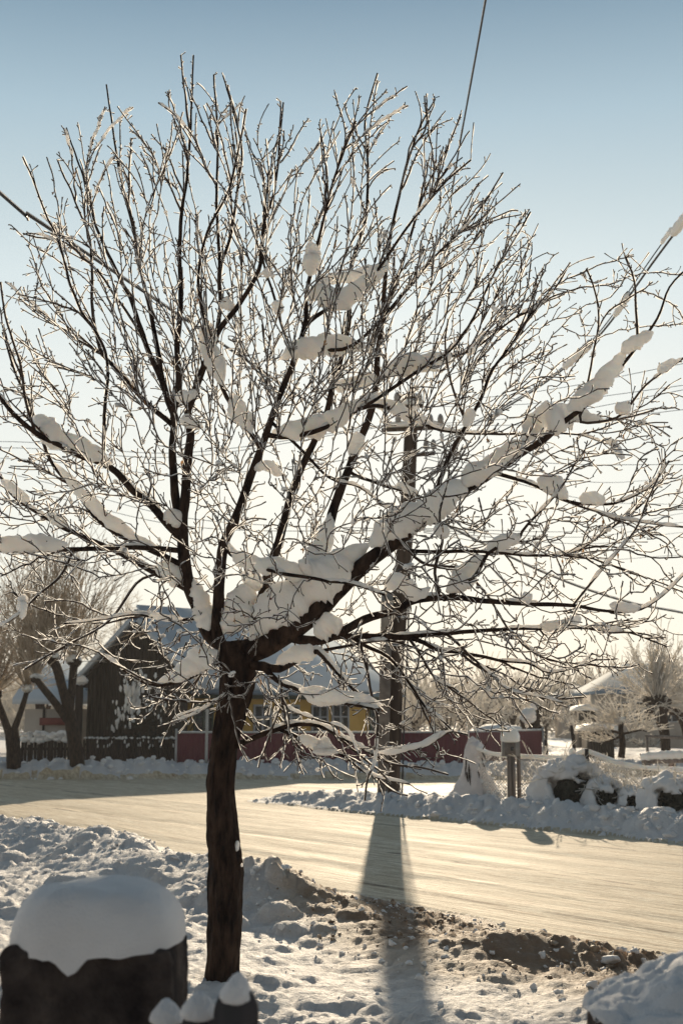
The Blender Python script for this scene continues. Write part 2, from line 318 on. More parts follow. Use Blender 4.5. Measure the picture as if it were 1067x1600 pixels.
# ---------------------------------------------------------------- ground
def height(x, y, fine=True):
    n = road_n(x, y); s = road_s(x, y)
    wob = (fbm(s * 0.7, n * 0.1, 3, 3) - 0.5) * 0.7
    n1 = n + wob
    far = sstep(SJ - 1.6, SJ + 1.6, s)                       # far bank exists only past the junction
    isroad = (n1 > 0) & ((n1 < WID) | (far < 0.3) & (y < 36.2 + wob))
    rut = np.exp(-((n1 - 1.5) / 0.16) ** 2) + np.exp(-((n1 - 3.1) / 0.18) ** 2) + 0.7 * np.exp(-((n1 - 4.6) / 0.2) ** 2)
    hr = 0.01 - 0.018 * rut + 0.02 * (fbm(s * 0.5, n * 2.5, 3, 5) - 0.5)
    # far bank
    cl = clod(x * 3.2, y * 3.2, 1) / 3.2; cl2 = clod(x * 7.5, y * 7.5, 2) / 7.5; cl3 = clod(x * 15, y * 15, 3) / 15
    d = n1 - WID
    fb = (0.08 + 0.12 * sstep(SJ, SJ + 6, s)) * np.exp(-((d - 0.75) / 0.5) ** 2) * (0.65 + 0.7 * fbm(s * 0.9, n * 0.9, 3, 8))
    rough_fb = np.exp(-((d - 0.7) / 0.55) ** 2)
    hfield = 0.12 + 0.16 * fbm(x * 0.35, y * 0.35, 4, 9) + 0.05 * fbm(x * 2.2, y * 2.2, 3, 4)
    drift = 0.42 * np.exp(-((d - 2.55) / 0.55) ** 2) * sstep(SJ + 5.2, SJ + 6.5, s) * (0.75 + 0.5 * fbm(s * 1.3, n * 0.3, 2, 77))
    hf = far * (fb + drift + sstep(0, 1.6, d) * hfield + rough_fb * (0.45 * cl + 0.6 * cl2 + 0.4 * cl3))
    # bank in front of the fences on the other side
    yb = y - (37.0 + 0.6 * (fbm(x * 0.5, x * 0 + 3, 3) - 0.5))
    hf2 = sstep(-1.2, 0.2, yb) * (0.12 + 0.34 * fbm(x * 0.8, y * 0.8, 4, 12)) + np.exp(-((yb) / 0.9) ** 2) * (0.22 * fbm(x * 1.3, y * 1.3, 3, 31) + 0.8 * cl + 0.5 * cl2)
    hfar = np.maximum(hf, np.where(y > 30, hf2, 0) * np.where(n > WID + 3, 1, 1 - far))
    # side street strip between the bank and the maroon fence stays low
    strip = sstep(30.0, 31.0, y) * (1 - sstep(35.6, 36.2, y)) * (1 - sstep(3.2, 4.2, x))
    hfar = hfar * (1 - strip) + strip * (0.02 + 0.03 * fbm(x * 2, y * 2, 3))
    # near side
    m = -n1
    left = 1 - sstep(0.0, 1.4, x + 1.2 + 0.25 * (y - 12))     # big ridge left of the trunk
    nb = left * 0.32 * np.exp(-((m - 1.25) / 0.75) ** 2) * (0.6 + 0.8 * fbm(s * 0.8, n * 0.8, 3, 14))
    rough = sstep(0.0, 0.5, m) * (0.45 + 0.75 * fbm(x * 0.8, y * 0.8, 3, 20))
    right = sstep(-1.5, 0.3, x)
    slush = right * np.exp(-((m - 0.7) / 1.1) ** 2) * (0.5 + fbm(x * 1.6, y * 1.6, 3, 66))
    hn = nb + sstep(0, 2.2, m) * (0.10 + 0.18 * fbm(x * 0.7, y * 0.7, 4, 15)) + rough * ((0.16 + 0.25 * left) * cl * vn(x * 0.8, y * 0.8, 50) * 1.6 + (0.20 + 0.3 * slush) * cl2 * (0.3 + 1.2 * vn(x * 1.2, y * 1.2, 52)) + (0.35 + 0.5 * slush) * cl3 + 0.05 * (fbm(x * 5, y * 5, 4, 60) - 0.3)) * (0.42 + 0.40 * slush + 0.50 * left + 0.5 * fbm(x * 1.1, y * 1.1, 2, 61))
    h2 = 0.16 * np.exp(-(((x - 1.35) / 0.75) ** 2 + ((y - 9.0) / 0.35) ** 2)) + (0.15 + 0.7 * cl2 + 0.5 * cl3) * np.exp(-(((x + 0.75) / 0.5) ** 2 + ((y - 11.1) / 0.42) ** 2)) * (0.6 + 0.8 * fbm(x * 2.5, y * 2.5, 3, 83))
    smoothz = np.exp(-(((x + 0.1) / 0.55) ** 2 + ((y - 9.0) / 1.3) ** 2))
    hn = hn * (1 - 0.45 * smoothz) + h2 + sstep(0.1, 0.8, m) * (0.035 * (fbm(x * 9, y * 9, 4, 62) - 0.5) + 0.022 * cl3 * 6 * vn(x * 2, y * 2, 64) * (0.4 + left)) * (1 - 0.6 * smoothz)
    h = np.where(n1 <= 0, hn, np.where(isroad, hr, 0.02 + hfar))
    dirt = np.where(n1 <= 0, slush * (1.7 + 1.3 * (fbm(x * 2.5, y * 2.5, 3, 40) - 0.5)) + 0.30 * np.exp(-((m - 0.1) / 0.35) ** 2) + 0.34 * fbm(x * 1.5, y * 1.5, 3, 45) * np.exp(-((m - 1.5) / 2.2) ** 2) + 0.12 * right, 0)
    dirt = np.where((n1 > 0) & ~isroad, 0.25 * np.exp(-(d / 0.25) ** 2), dirt)
    dirt = np.where(isroad, 0, dirt)
    return h, np.clip(dirt, 0, 1), isroad
ny, nx = 900, 620
yy = 1.2 * (62 / 1.2) ** np.linspace(0, 1, ny); tt = np.linspace(-1, 1, nx)
Yg = np.repeat(yy[:, None], nx, 1); Xg = tt[None, :] * (Yg * 0.42 + 2.2)
H, D, R = height(Xg, Yg)
edge = np.minimum(sstep(62, 58, Yg) * 1.0, 1 - sstep(0.97, 1.0, np.abs(tt))[None, :]); H = H * (edge if True else 1)
V = np.stack([Xg, Yg, H], -1).reshape(-1, 3)
i = np.arange(ny - 1)[:, None] * nx; j = np.arange(nx - 1)[None, :]
Q = np.stack([i + j, i + j + 1, i + nx + j + 1, i + nx + j], -1).reshape(-1, 4)
isr = R.reshape(-1)[Q].sum(1) >= 2
def submesh(name, faces, mat, attr=None):
    u, inv = np.unique(faces, return_inverse=True)
    mb = MB(); mb.add(V[u], [inv.reshape(-1, 4)])
    return mb.build(name, mat, attr=None if attr is None else attr[u])
o = submesh('road', Q[isr], M['road']); o['kind'] = 'structure'
o = submesh('snowy_ground', Q[~isr], M['ground'], D.reshape(-1)); o['kind'] = 'structure'
mb = MB(); B = 1500.0
xs = np.array([-B, -30, 30, B])
# far snowfield: a sheet that lies below the detailed ground and reaches the horizon
gx = np.concatenate([np.linspace(-B, -60, 12), np.linspace(-50, 50, 21), np.linspace(60, B, 12)]); gy = np.concatenate([np.linspace(-200, 0, 5), np.linspace(10, 200, 39), np.linspace(240, B, 12)])
GX, GY = np.meshgrid(gx, gy); Z = np.full_like(GX, -0.03)
far_ = sstep(60, 75, GY); Z = Z + far_ * 0.10 * fbm(GX * 0.05, GY * 0.05, 3, 6)
k = len(gx); i = np.arange(len(gy) - 1)[:, None] * k; j = np.arange(k - 1)[None, :]
mb.add(np.stack([GX, GY, Z], -1).reshape(-1, 3), [np.stack([i + j, i + j + 1, i + k + j + 1, i + k + j], -1).reshape(-1, 4)])
o = mb.build('snowfield', M['snow_far']); o['kind'] = 'structure'
def hz(x, y):
    h, _, _ = height(np.array([[float(x)]]), np.array([[float(y)]])); return float(h[0, 0])

# loose lumps of snow and slush
def ico():
    t = (1 + 5 ** .5) / 2
    v = np.array([(-1, t, 0), (1, t, 0), (-1, -t, 0), (1, -t, 0), (0, -1, t), (0, 1, t), (0, -1, -t), (0, 1, -t), (t, 0, -1), (t, 0, 1), (-t, 0, -1), (-t, 0, 1)], float)
    v /= np.linalg.norm(v[0])
    f = [(0, 11, 5), (0, 5, 1), (0, 1, 7), (0, 7, 10), (0, 10, 11), (1, 5, 9), (5, 11, 4), (11, 10, 2), (10, 7, 6), (7, 1, 8), (3, 9, 4), (3, 4, 2), (3, 2, 6), (3, 6, 8), (3, 8, 9), (4, 9, 5), (2, 4, 11), (6, 2, 10), (8, 6, 7), (9, 8, 1)]
    return v, f
def subdiv(v, f):
    v = list(map(np.array, v)); c = {}; nf = []
    def mid(a, b):
        k = (min(a, b), max(a, b))
        if k not in c:
            m = v[a] + v[b]; v.append(m / np.linalg.norm(m)); c[k] = len(v) - 1
        return c[k]
    for a, b, d in f:
        x, y, z = mid(a, b), mid(b, d), mid(d, a); nf += [(a, x, z), (b, y, x), (d, z, y), (x, y, z)]
    return np.array(v), nf
I0 = ico(); I1 = subdiv(*I0); I2 = subdiv(*I1); I3 = subdiv(*I2); I4 = subdiv(*I3)
def lump(mb, c, r, I=I1, amp=0.35, sc=(1, 1, 0.8), crag=0.0):
    v = I[0].copy(); off = rng.random(3) * 50
    if crag:
        for _ in range(7):
            dd = rng.normal(0, 1, 3); dd /= np.linalg.norm(dd); h_ = rng.uniform(.45, .8); ex = v @ dd - h_; v = v - np.where(ex > 0, ex, 0)[:, None] * dd
    nn = np.array([mnoise.noise(Vector(p * 1.3 + off)) + 0.5 * mnoise.noise(Vector(p * 3.1 + off)) for p in v])
    v = v * (1 + amp * nn)[:, None] * r * np.array(sc) * (0.8 + 0.4 * rng.random(3))
    a = rng.random() * 6.28; ca, sa = math.cos(a), math.sin(a)
    v = v @ np.array([[ca, sa, 0], [-sa, ca, 0], [0, 0, 1]]) + np.array(c); mb.add(v, [np.array(I[1])])
cl_w, cl_d = MB(), MB()
for q in range(5200):
    m_ = abs(rng.normal(0.9, 0.9)); s_ = rng.uniform(1, 17)
    p = NL[:2] + dr * s_ - nr * m_
    if p[1] < 3.4 or p[1] > 18: continue
    rgt = p[0] > -0.6
    r = 0.006 + 0.028 * rng.random() ** 4
    if rng.random() < 0.02: r *= 1.9
    dirty = rgt and m_ < 2.4 and rng.random() < 0.45
    lump(cl_d if dirty else cl_w, (p[0], p[1], hz(p[0], p[1]) + r * 0.2), r, I1 if r < .018 else I2, 0.45, (1, 1, .75), 1.0)
for q in range(260):
    s_ = rng.uniform(SJ, SJ + 15); p = NL[:2] + dr * s_ + nr * (WID + abs(rng.normal(0.55, 0.35)))
    r = 0.03 + 0.06 * rng.random() ** 2; lump(cl_w, (p[0], p[1], hz(p[0], p[1]) - r * 0.1), r, I2, .5, (1.2, 1, .8), 1.0)
for q in range(260):
    x_ = rng.uniform(-12, 3.0); y_ = 36.9 + rng.normal(0, 0.5); r = 0.03 + 0.07 * rng.random() ** 2
    lump(cl_w, (x_, y_, hz(x_, y_) + r * 0.3), r)
tag(cl_w.build('snow_lumps', M['snow_far']), 'loose white lumps of ploughed snow along the banks', 'snow', kind='stuff')
mdirt = pmat('brown_slush', (0.18, 0.115, 0.07), (0.44, 0.34, 0.25), 18, 0.6, 0.4, 60, 0.01)
tag(cl_d.build('slush_lumps', mdirt), 'brown frozen slush lumps at the near edge of the road', 'slush', kind='stuff')

# ---------------------------------------------------------------- the tree
TY = 7.9
# (pixel polyline, start width px, end width px, end depth offset)
LIMBS = [
 ('A', [(345,1005),(330,994),(310,954),(294,907),(286,852),(286,815),(290,773),(294,718),(298,679),(294,643),(300,625),(319,572),(340,520),(375,474),(406,417),(412,350),(430,290),(443,160)], 23, 3, -0.25),
 ('C', [(348,1010),(340,990),(342,934),(346,875),(352,844),(369,809),(389,753),(409,698),(420,667),(432,631),(440,612),(460,560),(477,504),(479,455),(489,410),(500,365),(519,290),(537,237),(556,189)], 20, 3, -0.35),
 ('D', [(378,1020),(405,1012),(452,986),(495,954),(542,907),(578,875),(620,844),(669,806),(712,773),(764,742),(807,713),(855,683),(869,668),(912,635),(940,607),(969,573),(988,550),(1025,500),(1045,449),(1072,420)], 40, 3, -0.7),
 ('B', [(287,830),(277,794),(270,719),(272,659),(262,621),(247,580),(232,548),(205,470),(180,420),(150,350),(128,270),(104,200)], 15, 3, 0.6),
 ('B2', [(272,650),(279,600),(277,550),(279,522),(283,455),(281,406),(283,342),(291,286),(296,230),(300,155),(303,86)], 12, 3, 0.3),
 ('B3', [(292,211),(289,147),(283,86)], 5, 3, 0.3),
 ('B4', [(259,597),(244,530),(225,440),(210,365),(195,305),(187,267),(172,174),(167,132)], 9, 3, 0.5),
 ('A2', [(319,572),(335,540),(343,492),(343,417),(339,305),(341,230),(338,180),(334,117)], 8, 3, -0.1),
 ('A3', [(343,417),(360,370),(372,290),(378,230),(362,165),(349,118)], 6, 3, -0.3),
 ('L', [(285,845),(277,835),(239,793),(210,767),(172,730),(124,711),(86,692),(52,674),(15,640),(0,621),(-60,560)], 14, 6, -0.7),
 ('L2', [(167,722),(163,692),(165,625),(169,580),(161,537),(131,492),(109,440),(90,372),(75,342),(56,290),(36,245)], 6, 3, -0.6),
 ('L3', [(52,674),(40,620),(30,560),(10,500),(2,440)], 5, 3, -0.8),
 ('M', [(285,862),(225,856),(161,857),(94,859),(37,861),(0,860),(-60,850)], 9, 6, -0.3),
 ('N', [(305,925),(289,917),(244,895),(210,876),(157,850),(105,827),(67,805),(22,775),(0,745),(-50,700)], 11, 5, 0.5),
 ('O', [(290,890),(240,861),(195,839),(150,809),(124,775),(90,734),(71,700),(50,640),(28,590),(4,520)], 10, 4, 0.3),
 ('PP', [(268,670),(225,625),(199,595),(169,561),(154,537),(145,480),(142,380),(127,335),(109,294),(90,249)], 9, 3, 0.2),
 ('Q', [(232,564),(210,504),(180,462),(157,429),(105,380),(60,372),(36,365)], 6, 3, 0.2),
 ('S', [(400,1000),(408,940),(424,880),(436,844),(444,813),(456,769),(475,722),(491,690),(511,643),(520,600),(530,571),(545,504),(549,417),(571,342),(575,260),(571,185),(590,114)], 17, 3, 0.35),
 ('T', [(452,985),(475,930),(491,899),(507,852),(523,789),(546,730),(566,679),(578,647),(588,600),(590,556),(596,504),(605,400),(620,320),(635,260),(655,200),(680,155)], 20, 3, 0.1),
 ('T2', [(596,504),(627,417),(661,305),(699,230),(719,179)], 7, 3, 0.4),
 ('T3', [(620,320),(640,240),(665,200),(663,150)], 5, 3, 0.1),
 ('U', [(416,684),(450,682),(490,674),(527,659),(554,643),(585,625),(617,604),(660,575),(700,550),(735,505),(770,430),(800,380),(829,330)], 9, 3, -0.5),
 ('V', [(430,655),(470,700),(515,746),(560,760),(600,790),(640,800)], 6, 3, 0.0),
 ('E', [(440,995),(470,1000),(499,1001),(535,986),(574,966),(617,954),(646,939),(693,933),(750,938),(826,944),(893,946),(954,956),(997,953),(1035,930),(1075,890)], 17, 3, -0.9),
 ('Fb', [(698,931),(741,901),(764,863),(807,844),(819,825),(870,770),(900,720)], 7, 3, -0.7),
 ('Gb', [(520,990),(546,994),(617,994),(631,994),(703,989),(774,984),(864,982),(964,984),(1040,1010)], 10, 3, 0.2),
 ('Hb', [(385,1040),(409,1041),(436,1045),(475,1025),(495,1017),(516,1038),(536,1058),(560,1085)], 16, 6, -0.3),
 ('H2', [(495,1017),(540,1010),(600,1000),(640,1010),(683,1030)], 6, 3, -0.1),
 ('I', [(390,1040),(411,1045),(435,1065),(465,1077),(502,1092),(536,1098),(593,1108)], 10, 5, -0.55),
 ('J', [(366,1168),(381,1159),(401,1151),(445,1136),(489,1132),(530,1150),(560,1165),(587,1177),(660,1168),(700,1145),(730,1148)], 10, 3, -0.6),
 ('J2', [(430,1140),(460,1150),(502,1168),(536,1180),(575,1210),(640,1225)], 6, 3, -0.3),
 ('K', [(546,994),(570,1008),(604,1024),(631,1055),(660,1099),(690,1125),(715,1150)], 7, 3, -0.3),
 ('K2', [(617,994),(653,1000),(683,1015),(725,1020),(775,1031),(825,1036),(859,1050),(905,1040),(925,1020)], 8, 3, 0.3),
 ('K3', [(640,1000),(662,1033),(683,1063),(716,1080),(725,1109),(762,1126)], 5, 2.5, 0.0),
 ('K4', [(725,1020),(746,1042),(788,1071),(808,1105),(829,1138)], 5, 2.5, -0.1),
 ('K5', [(703,989),(740,1030),(790,1075),(830,1086),(880,1098)], 5, 2.5, -0.4),
 ('X', [(669,806),(679,778),(698,721),(726,668),(750,625),(769,578),(798,540),(830,490),(868,449),(890,410)], 8, 3, -0.3),
 ('X2', [(726,668),(705,600),(695,540),(700,500)], 5, 3, -0.5),
 ('YY', [(764,742),(783,742),(836,759),(883,782),(940,789),(973,782),(1016,759),(1045,720)], 7, 3, -0.8),
 ('Y2', [(883,782),(930,800),(990,815),(1067,824)], 4, 3, -0.8),
 ('Z', [(540,735),(560,744),(607,761),(655,775)], 6, 4, 0.2),
 ('AA', [(570,635),(588,633),(620,642),(655,659),(703,675),(788,678),(893,678),(940,690)], 7, 3, 0.3),
 ('BB', [(640,860),(700,862),(760,862),(826,868),(893,863),(940,835),(1000,790),(1040,745)], 7, 3, 0.1),
 ('CC', [(477,504),(500,490),(540,468),(575,440),(600,408),(640,350),(690,290),(735,250)], 7, 3, -0.5),
 ('DD', [(466,560),(500,548),(540,545),(575,520),(620,470),(680,400),(740,340),(785,270)], 7, 3, -0.1),
 ('EE', [(912,635),(907,659),(954,656),(978,640),(1010,600),(1067,560)], 5, 3, -0.8),
 ('FF', [(990,540),(994,510),(990,441),(977,400)], 5, 3, -0.7),
 ('GG', [(912,635),(925,560),(935,500),(928,450),(915,420)], 4, 3, -0.5),
 ('HH', [(590,600),(640,570),(690,560),(740,545),(800,500),(860,465),(905,450)], 7, 3, 0.4),
 ('II', [(342,1035),(320,1045),(290,1062),(250,1071),(209,1058),(180,1035),(162,1021)], 8, 3, -0.4),
 ('JJ', [(312,965),(300,967),(270,970),(236,963),(209,960),(150,970),(100,975)], 6, 3, -0.4),
 ('KK', [(250,895),(215,910),(180,960),(150,985),(100,1010),(40,1045)], 5, 3, -0.5),
 ('LL', [(120,860),(95,900),(60,930),(30,960),(-10,985)], 5, 3, -0.7),
 ('MM', [(350,1090),(320,1105),(290,1115),(270,1125)], 4, 2.5, -0.3),
 ('NN', [(352,1050),(355,1080),(330,1100),(300,1118),(265,1130)], 5, 2.5, -0.5),
 ('OO', [(560,1008),(580,1080),(590,1130),(585,1190),(575,1215),(570,1250)], 5, 3, -0.8),
 ('QQ', [(435,1065),(445,1100),(480,1120),(540,1140),(560,1180)], 4, 2.5, -0.6),
 ('RR', [(410,700),(380,660),(365,640),(345,600),(330,560),(318,500),(310,430),(325,360),(360,290),(385,170)], 8, 3, -0.6),
 ('SS', [(460,560),(440,510),(428,460),(410,400),(415,340),(420,260)], 6, 3, -0.4),
 ('TT', [(356,850),(380,880),(440,895),(500,905),(560,915),(600,930)], 8, 4, -0.7),
 ('VV', [(693,933),(679,892),(691,844),(686,806),(700,740),(690,690)], 6, 3, -0.9),
 ('WW', [(893,946),(940,890),(990,830),(1012,780),(1030,740)], 4, 3, -0.8),
 ('XX', [(620,844),(660,880),(720,890),(760,930),(800,990),(850,1030)], 5, 3, 0.0),
]
TIPS = [(104,200),(145,215),(165,165),(212,168),(240,160),(257,150),(268,140),(318,160),(362,158),(378,160),(364,155),(205,215),(236,210),(190,240),(120,262),(133,252),(62,335),(40,365),(8,440),(35,460),(60,425),
 (0,480),(445,205),(480,185),(492,190),(519,145),(535,165),(560,150),(585,125),(606,140),(632,135),(664,145),(640,165),(676,150),(680,195),(718,178),(720,245),(735,262),(755,280),(732,205),(812,288),(808,330),(780,200+100),(826,335),(845,425),(830,380),(825,330),(845,420),(890,410),(912,425),(893,455),(812,375),(770,300),(460,195),(500,210),(443,160),(420,270),(395,240),(380,200),(300,140),(275,185),(225,235),(160,225),(470,270),(545,200),(560,215),(605,190),(645,230),(690,230),(705,215),(985,400),(1020,440),(1065,430),(1067,500),(1050,600),(1067,640),(1045,660),(1060,700),(1035,720),(1067,790),(1040,850),(1067,870),(1010,905),(1067,930),(1040,960),(1035,1000),(1000,1040),(960,1030),(1000,970),(930,1060),(890,1070),(910,1090),(850,1095),(870,1115),(790,1140),(750,1160),(690,1180),(640,1245),(700,1210),(610,1225),(520,1215),(470,1210),(440,1200),(400,1200),(385,1190),(300,1130),(235,1090),(210,1105),(262,1120),(225,1125),(155,1020),(120,1000),(60,1000),(20,1040),(0,900),(20,925),(70,940),(0,700),(0,655),(0,590)]
tree = thing('linden_tree', 'bare snow-laden tree with frosted twigs on the near roadside', 'tree', (*P(345, 1590, TY)[:2], 0.0))
# trunk
tk_px = [(340,1640),(345,1592),(346,1560),(348,1525),(350,1480),(351,1430),(352,1390),(354,1360),(351,1320),(347,1270),(345,1230),(348,1190),(353,1150),(362,1110),(370,1075),(372,1045),(366,1018),(358,1003)]
tk_w = [108, 78, 58, 51, 49, 49, 52, 52, 49, 46, 44, 42, 42, 43, 46, 54, 56, 44]
tp = smoothpath([P(x, y, TY) for x, y in tk_px], 150)
tw = np.interp(np.linspace(0, 1, 150), np.linspace(0, 1, len(tk_w)), tk_w) * TY / F / 2
tmb = MB(); K = 64; th = np.arange(K) * 2 * math.pi / K
vv = np.zeros((150, K, 3))
for a_ in range(150):
    for b_ in range(K):
        c, s = math.cos(th[b_]), math.sin(th[b_]); z = tp[a_, 2]
        r = tw[a_] * (1 + 0.10 * mnoise.noise(Vector((c * 1.2, s * 1.2, z * 2.5))) + 0.11 * (abs(mnoise.noise(Vector((c * 6, s * 6, z * 3.2)))) * 2 - 0.5) + 0.05 * (abs(mnoise.noise(Vector((c * 14, s * 14, z * 9)))) * 2 - 0.5) + 0.02 * mnoise.noise(Vector((c * 12, s * 12, z * 30))))
        vv[a_, b_] = tp[a_] + np.array([c * r, s * r, 0])
i = np.arange(149)[:, None] * K; j = np.arange(K)[None, :]; j2 = (j + 1) % K
tmb.add(vv.reshape(-1, 3), [np.stack([i + j, i + j2, i + K + j2, i + K + j], -1).reshape(-1, 4), np.arange(K) + 149 * K])
# swollen fork
lump(tmb, P(372, 1030, TY), 0.105, I3, 0.25, (1.15, 1.0, 1.0))
tmb.build('trunk', M['bark'], tree)
for x_, y_, r_, sc_ in [(371, 1322, .022, (.6, .6, 1.5)), (378, 1352, .013, (.7, .6, 1.2)), (327, 1560, .03, (.7, .7, 1.4)), (352, 1140, .018, (.8, .6, 1.3))]:
    lm = MB(); lump(lm, P(x_, y_, TY - .07), r_, I2, .4, sc_); lm.build('stuck_snow', M['snow'], tree)

NP, NRAD, NDIR, NPX = [], [], [], []       # nodes available for attaching
def addnodes(p, r):
    t = np.gradient(p, axis=0); t /= np.linalg.norm(t, axis=1)[:, None] + 1e-9
    NP.append(p); NRAD.append(r); NDIR.append(t); x, y = proj(p); NPX.append(np.stack([x, y], 1))
FR_ = MB()
def frost(p, r, amt=1.0, base=0.0010):
    n = len(p)
    if n < 2: return
    t = np.gradient(p, axis=0); t /= np.linalg.norm(t, axis=1)[:, None] + 1e-9
    m = max(2 * n, 6); u = np.linspace(0, n - 1, m); k0 = np.clip(u.astype(int), 0, n - 2); fr = (u - k0)[:, None]
    q = p[k0] * (1 - fr) + p[k0 + 1] * fr; tt_ = t[k0]; rr = np.interp(u, np.arange(n), r)
    for s in range(2):
        d = np.array([rng.normal(0.35, 0.6), rng.normal(0.2, 0.4), 0.9 if s == 0 else rng.normal(-0.1, 0.5)])
        d = d - tt_ * (tt_ @ d)[:, None]; d /= np.linalg.norm(d, axis=1)[:, None] + 1e-9
        wd = rr * 0.9 + (base + 0.0060 * rng.random(m) ** 2.0) * amt
        a = q + d * rr[:, None] * 0.3; b = q + d * wd[:, None] + tt_ * (rng.normal(0, 0.003, m))[:, None]
        i_ = np.arange(m - 1)
        FR_.add(np.vstack([a, b]), [np.stack([i_, i_ + 1, i_ + 1 + m, i_ + m], 1)])
branches = []
for nm, pts, w0, w1, dy in LIMBS:
    x0, y0 = pts[0]
    if NP:
        PXa = np.concatenate(NPX); Pa = np.concatenate(NP)
        k = np.argmin((PXa[:, 0] - x0) ** 2 + (PXa[:, 1] - y0) ** 2); Y0 = Pa[k, 1]; start = Pa[k]
        dd = math.hypot(PXa[k, 0] - x0, PXa[k, 1] - y0)
    else: Y0 = TY; start = None; dd = 0
    if nm in 'ACD': Y0 = TY + {'A': 0.0, 'C': -0.03, 'D': 0.0}[nm]; start = None
    if nm in ('J',): Y0 = TY - 0.03; start = None
    if nm in ('Hb', 'I', 'NN', 'MM', 'II'): Y0 = TY - 0.05; start = None
    L_ = np.concatenate([[0], np.cumsum(np.hypot(*np.diff(np.array(pts, float), axis=0).T))]); L_ /= L_[-1]
    w3 = [P(x, y, Y0 + (TY + dy - Y0) * f ** 1.2 if Y0 != 0 else 0) for (x, y), f in zip(pts, L_)]
    if start is not None: w3 = [start] + w3[1:] if dd < 12 else [start] + w3
    ln = np.sum(np.linalg.norm(np.diff(np.array(w3), axis=0), axis=1)); n = max(8, int(ln / 0.05))
    p = smoothpath(w3, n)
    # small natural wobble
    wob = np.array([[mnoise.noise(Vector((q * 7.0))) for _ in range(1)] for q in p])
    p = p + np.hstack([wob * 0.006, np.zeros_like(wob), wob * 0.006])
    f = np.linspace(0, 1, n); tf = (1 - f) ** (1.6 if nm == 'D' else 1.4); r = (w0 * tf + (w1 - 0.2) * (1 - tf)) * TY / F / 2
    if w0 > 9: r = r * (1 + 0.10 * np.array([mnoise.noise(Vector(q * 12)) for q in p]))
    mb = MB(); mb.tube(p, r, 12 if w0 > 12 else 8 if w0 > 7 else 6)
    branches.append((nm, mb, p, r)); addnodes(p, r)
    if w0 <= 9: frost(p, r, 0.9)
    elif n > 12: frost(p[n // 2:], r[n // 2:], 0.9)
C0 = P(400, 1000, TY)
def connect(T, rmul=1.0, minlen=0.12, wig=1.0, droop=0.0, ang=1.6):
    Pa = np.concatenate(NP); Ra = np.concatenate(NRAD); Da = np.concatenate(NDIR)
    v = T - Pa; d = np.linalg.norm(v, axis=1); o = T - C0; o /= np.linalg.norm(o)
    out = T - Pa; c1 = (out @ o) / (d + 1e-9)
    c2 = np.sum(out * Da, axis=1) / (d + 1e-9)
    cost = d * (1 + ang * (1 - c1) + 0.8 * (1 - c2)) + np.where(d < minlen, 5, 0)
    k = np.argmin(cost); S = Pa[k]; L = d[k]
    dirs = Da[k] * 0.5 + v[k] / L * 0.9; dirs /= np.linalg.norm(dirs)
    c = S + dirs * L * 0.45 + rng.normal(0, 0.05, 3) * L
    n = max(5, int(L / 0.045)); t = np.linspace(0, 1, n)[:, None]
    p = (1 - t) ** 2 * S + 2 * t * (1 - t) * c + t * t * T
    jit = rng.normal(0, 0.006 * wig, (n, 3)); jit[0] = 0; p = p + jit; bn = rng.normal(0, 0.035 * wig * L, 3); p = p + np.sin(t * math.pi * 2) * bn
    p[:, 2] -= droop * (np.sin(t[:, 0] * math.pi)) * L * 0.25 * -1
    r0 = max(min(Ra[k] * 0.75, 0.0045 + 0.0055 * L) * rmul, 0.0038); r = np.linspace(r0, 0.0036, n)
    addnodes(p, r); return p, r
TW = MB(); twigs = []
for (x, y) in TIPS:
    Y = TY + rng.normal(-0.05, 0.35)
    p, r = connect(P(x + rng.normal(0, 3), y, Y), 1.0, 0.5, 0.5)
    r = r + 0.0008
    if len(branches) < 98:
        mb = MB(); mb.tube(p, r, 6); branches.append(('tip', mb, p, r))
    else: TW.tube(p, r, 4)
    twigs.append((p, r)); frost(p, r, 1.15)
CROWN = np.array([(-20,420),(36,245),(105,205),(167,135),(235,150),(290,90),(340,120),(440,165),(520,150),(590,120),(680,155),(725,190),(815,295),(850,360),(893,415),(930,440),(985,410),(1080,430),(1080,900),(1040,1000),(920,1090),(830,1140),(720,1160),(640,1230),(520,1215),(430,1185),(375,1150),(330,1120),(225,1110),(165,1020),(110,1000),(40,1020),(-20,960)], float)
def inside(x, y, poly=CROWN):
    n = len(poly); c = False; j = n - 1
    for i in range(n):
        xi, yi = poly[i]; xj, yj = poly[j]
        if (yi > y) != (yj > y) and x < (xj - xi) * (y - yi) / (yj - yi) + xi: c = not c
        j = i
    return c
def edged(x, y, poly=CROWN):
    a = poly; b = np.roll(poly, -1, 0); ab = b - a; ap = np.array([x, y]) - a
    t = np.clip((ap * ab).sum(1) / (ab * ab).sum(1), 0, 1); return np.min(np.linalg.norm(ap - ab * t[:, None], axis=1))
att = []
while len(att) < 2000:
    x = rng.uniform(-20, 1080); y = rng.uniform(100, 1230)
    if not inside(x, y): continue
    if y > 880 and x < 240 and rng.random() < 0.75: continue
    if y > 1090 and rng.random() < 0.35: continue
    if y > 860 and x > 420 and rng.random() < 0.3: continue
    if y < 330 and rng.random() < 0.35: continue
    if y < 620 and edged(x, y) < 45 and rng.random() < 0.6: continue
    if x < 170 and 250 < y < 640 and rng.random() < 0.55: continue
    if x > 860 and y < 640 and rng.random() < 0.6: continue
    if x > 930 and rng.random() < 0.4: continue
    e = min(edged(x, y), 260) / 260
    Y = TY + rng.uniform(-1, 1) * (0.25 + 1.25 * math.sqrt(e)); att.append(P(x, y, Y))
att.sort(key=lambda t: np.linalg.norm(t - C0))
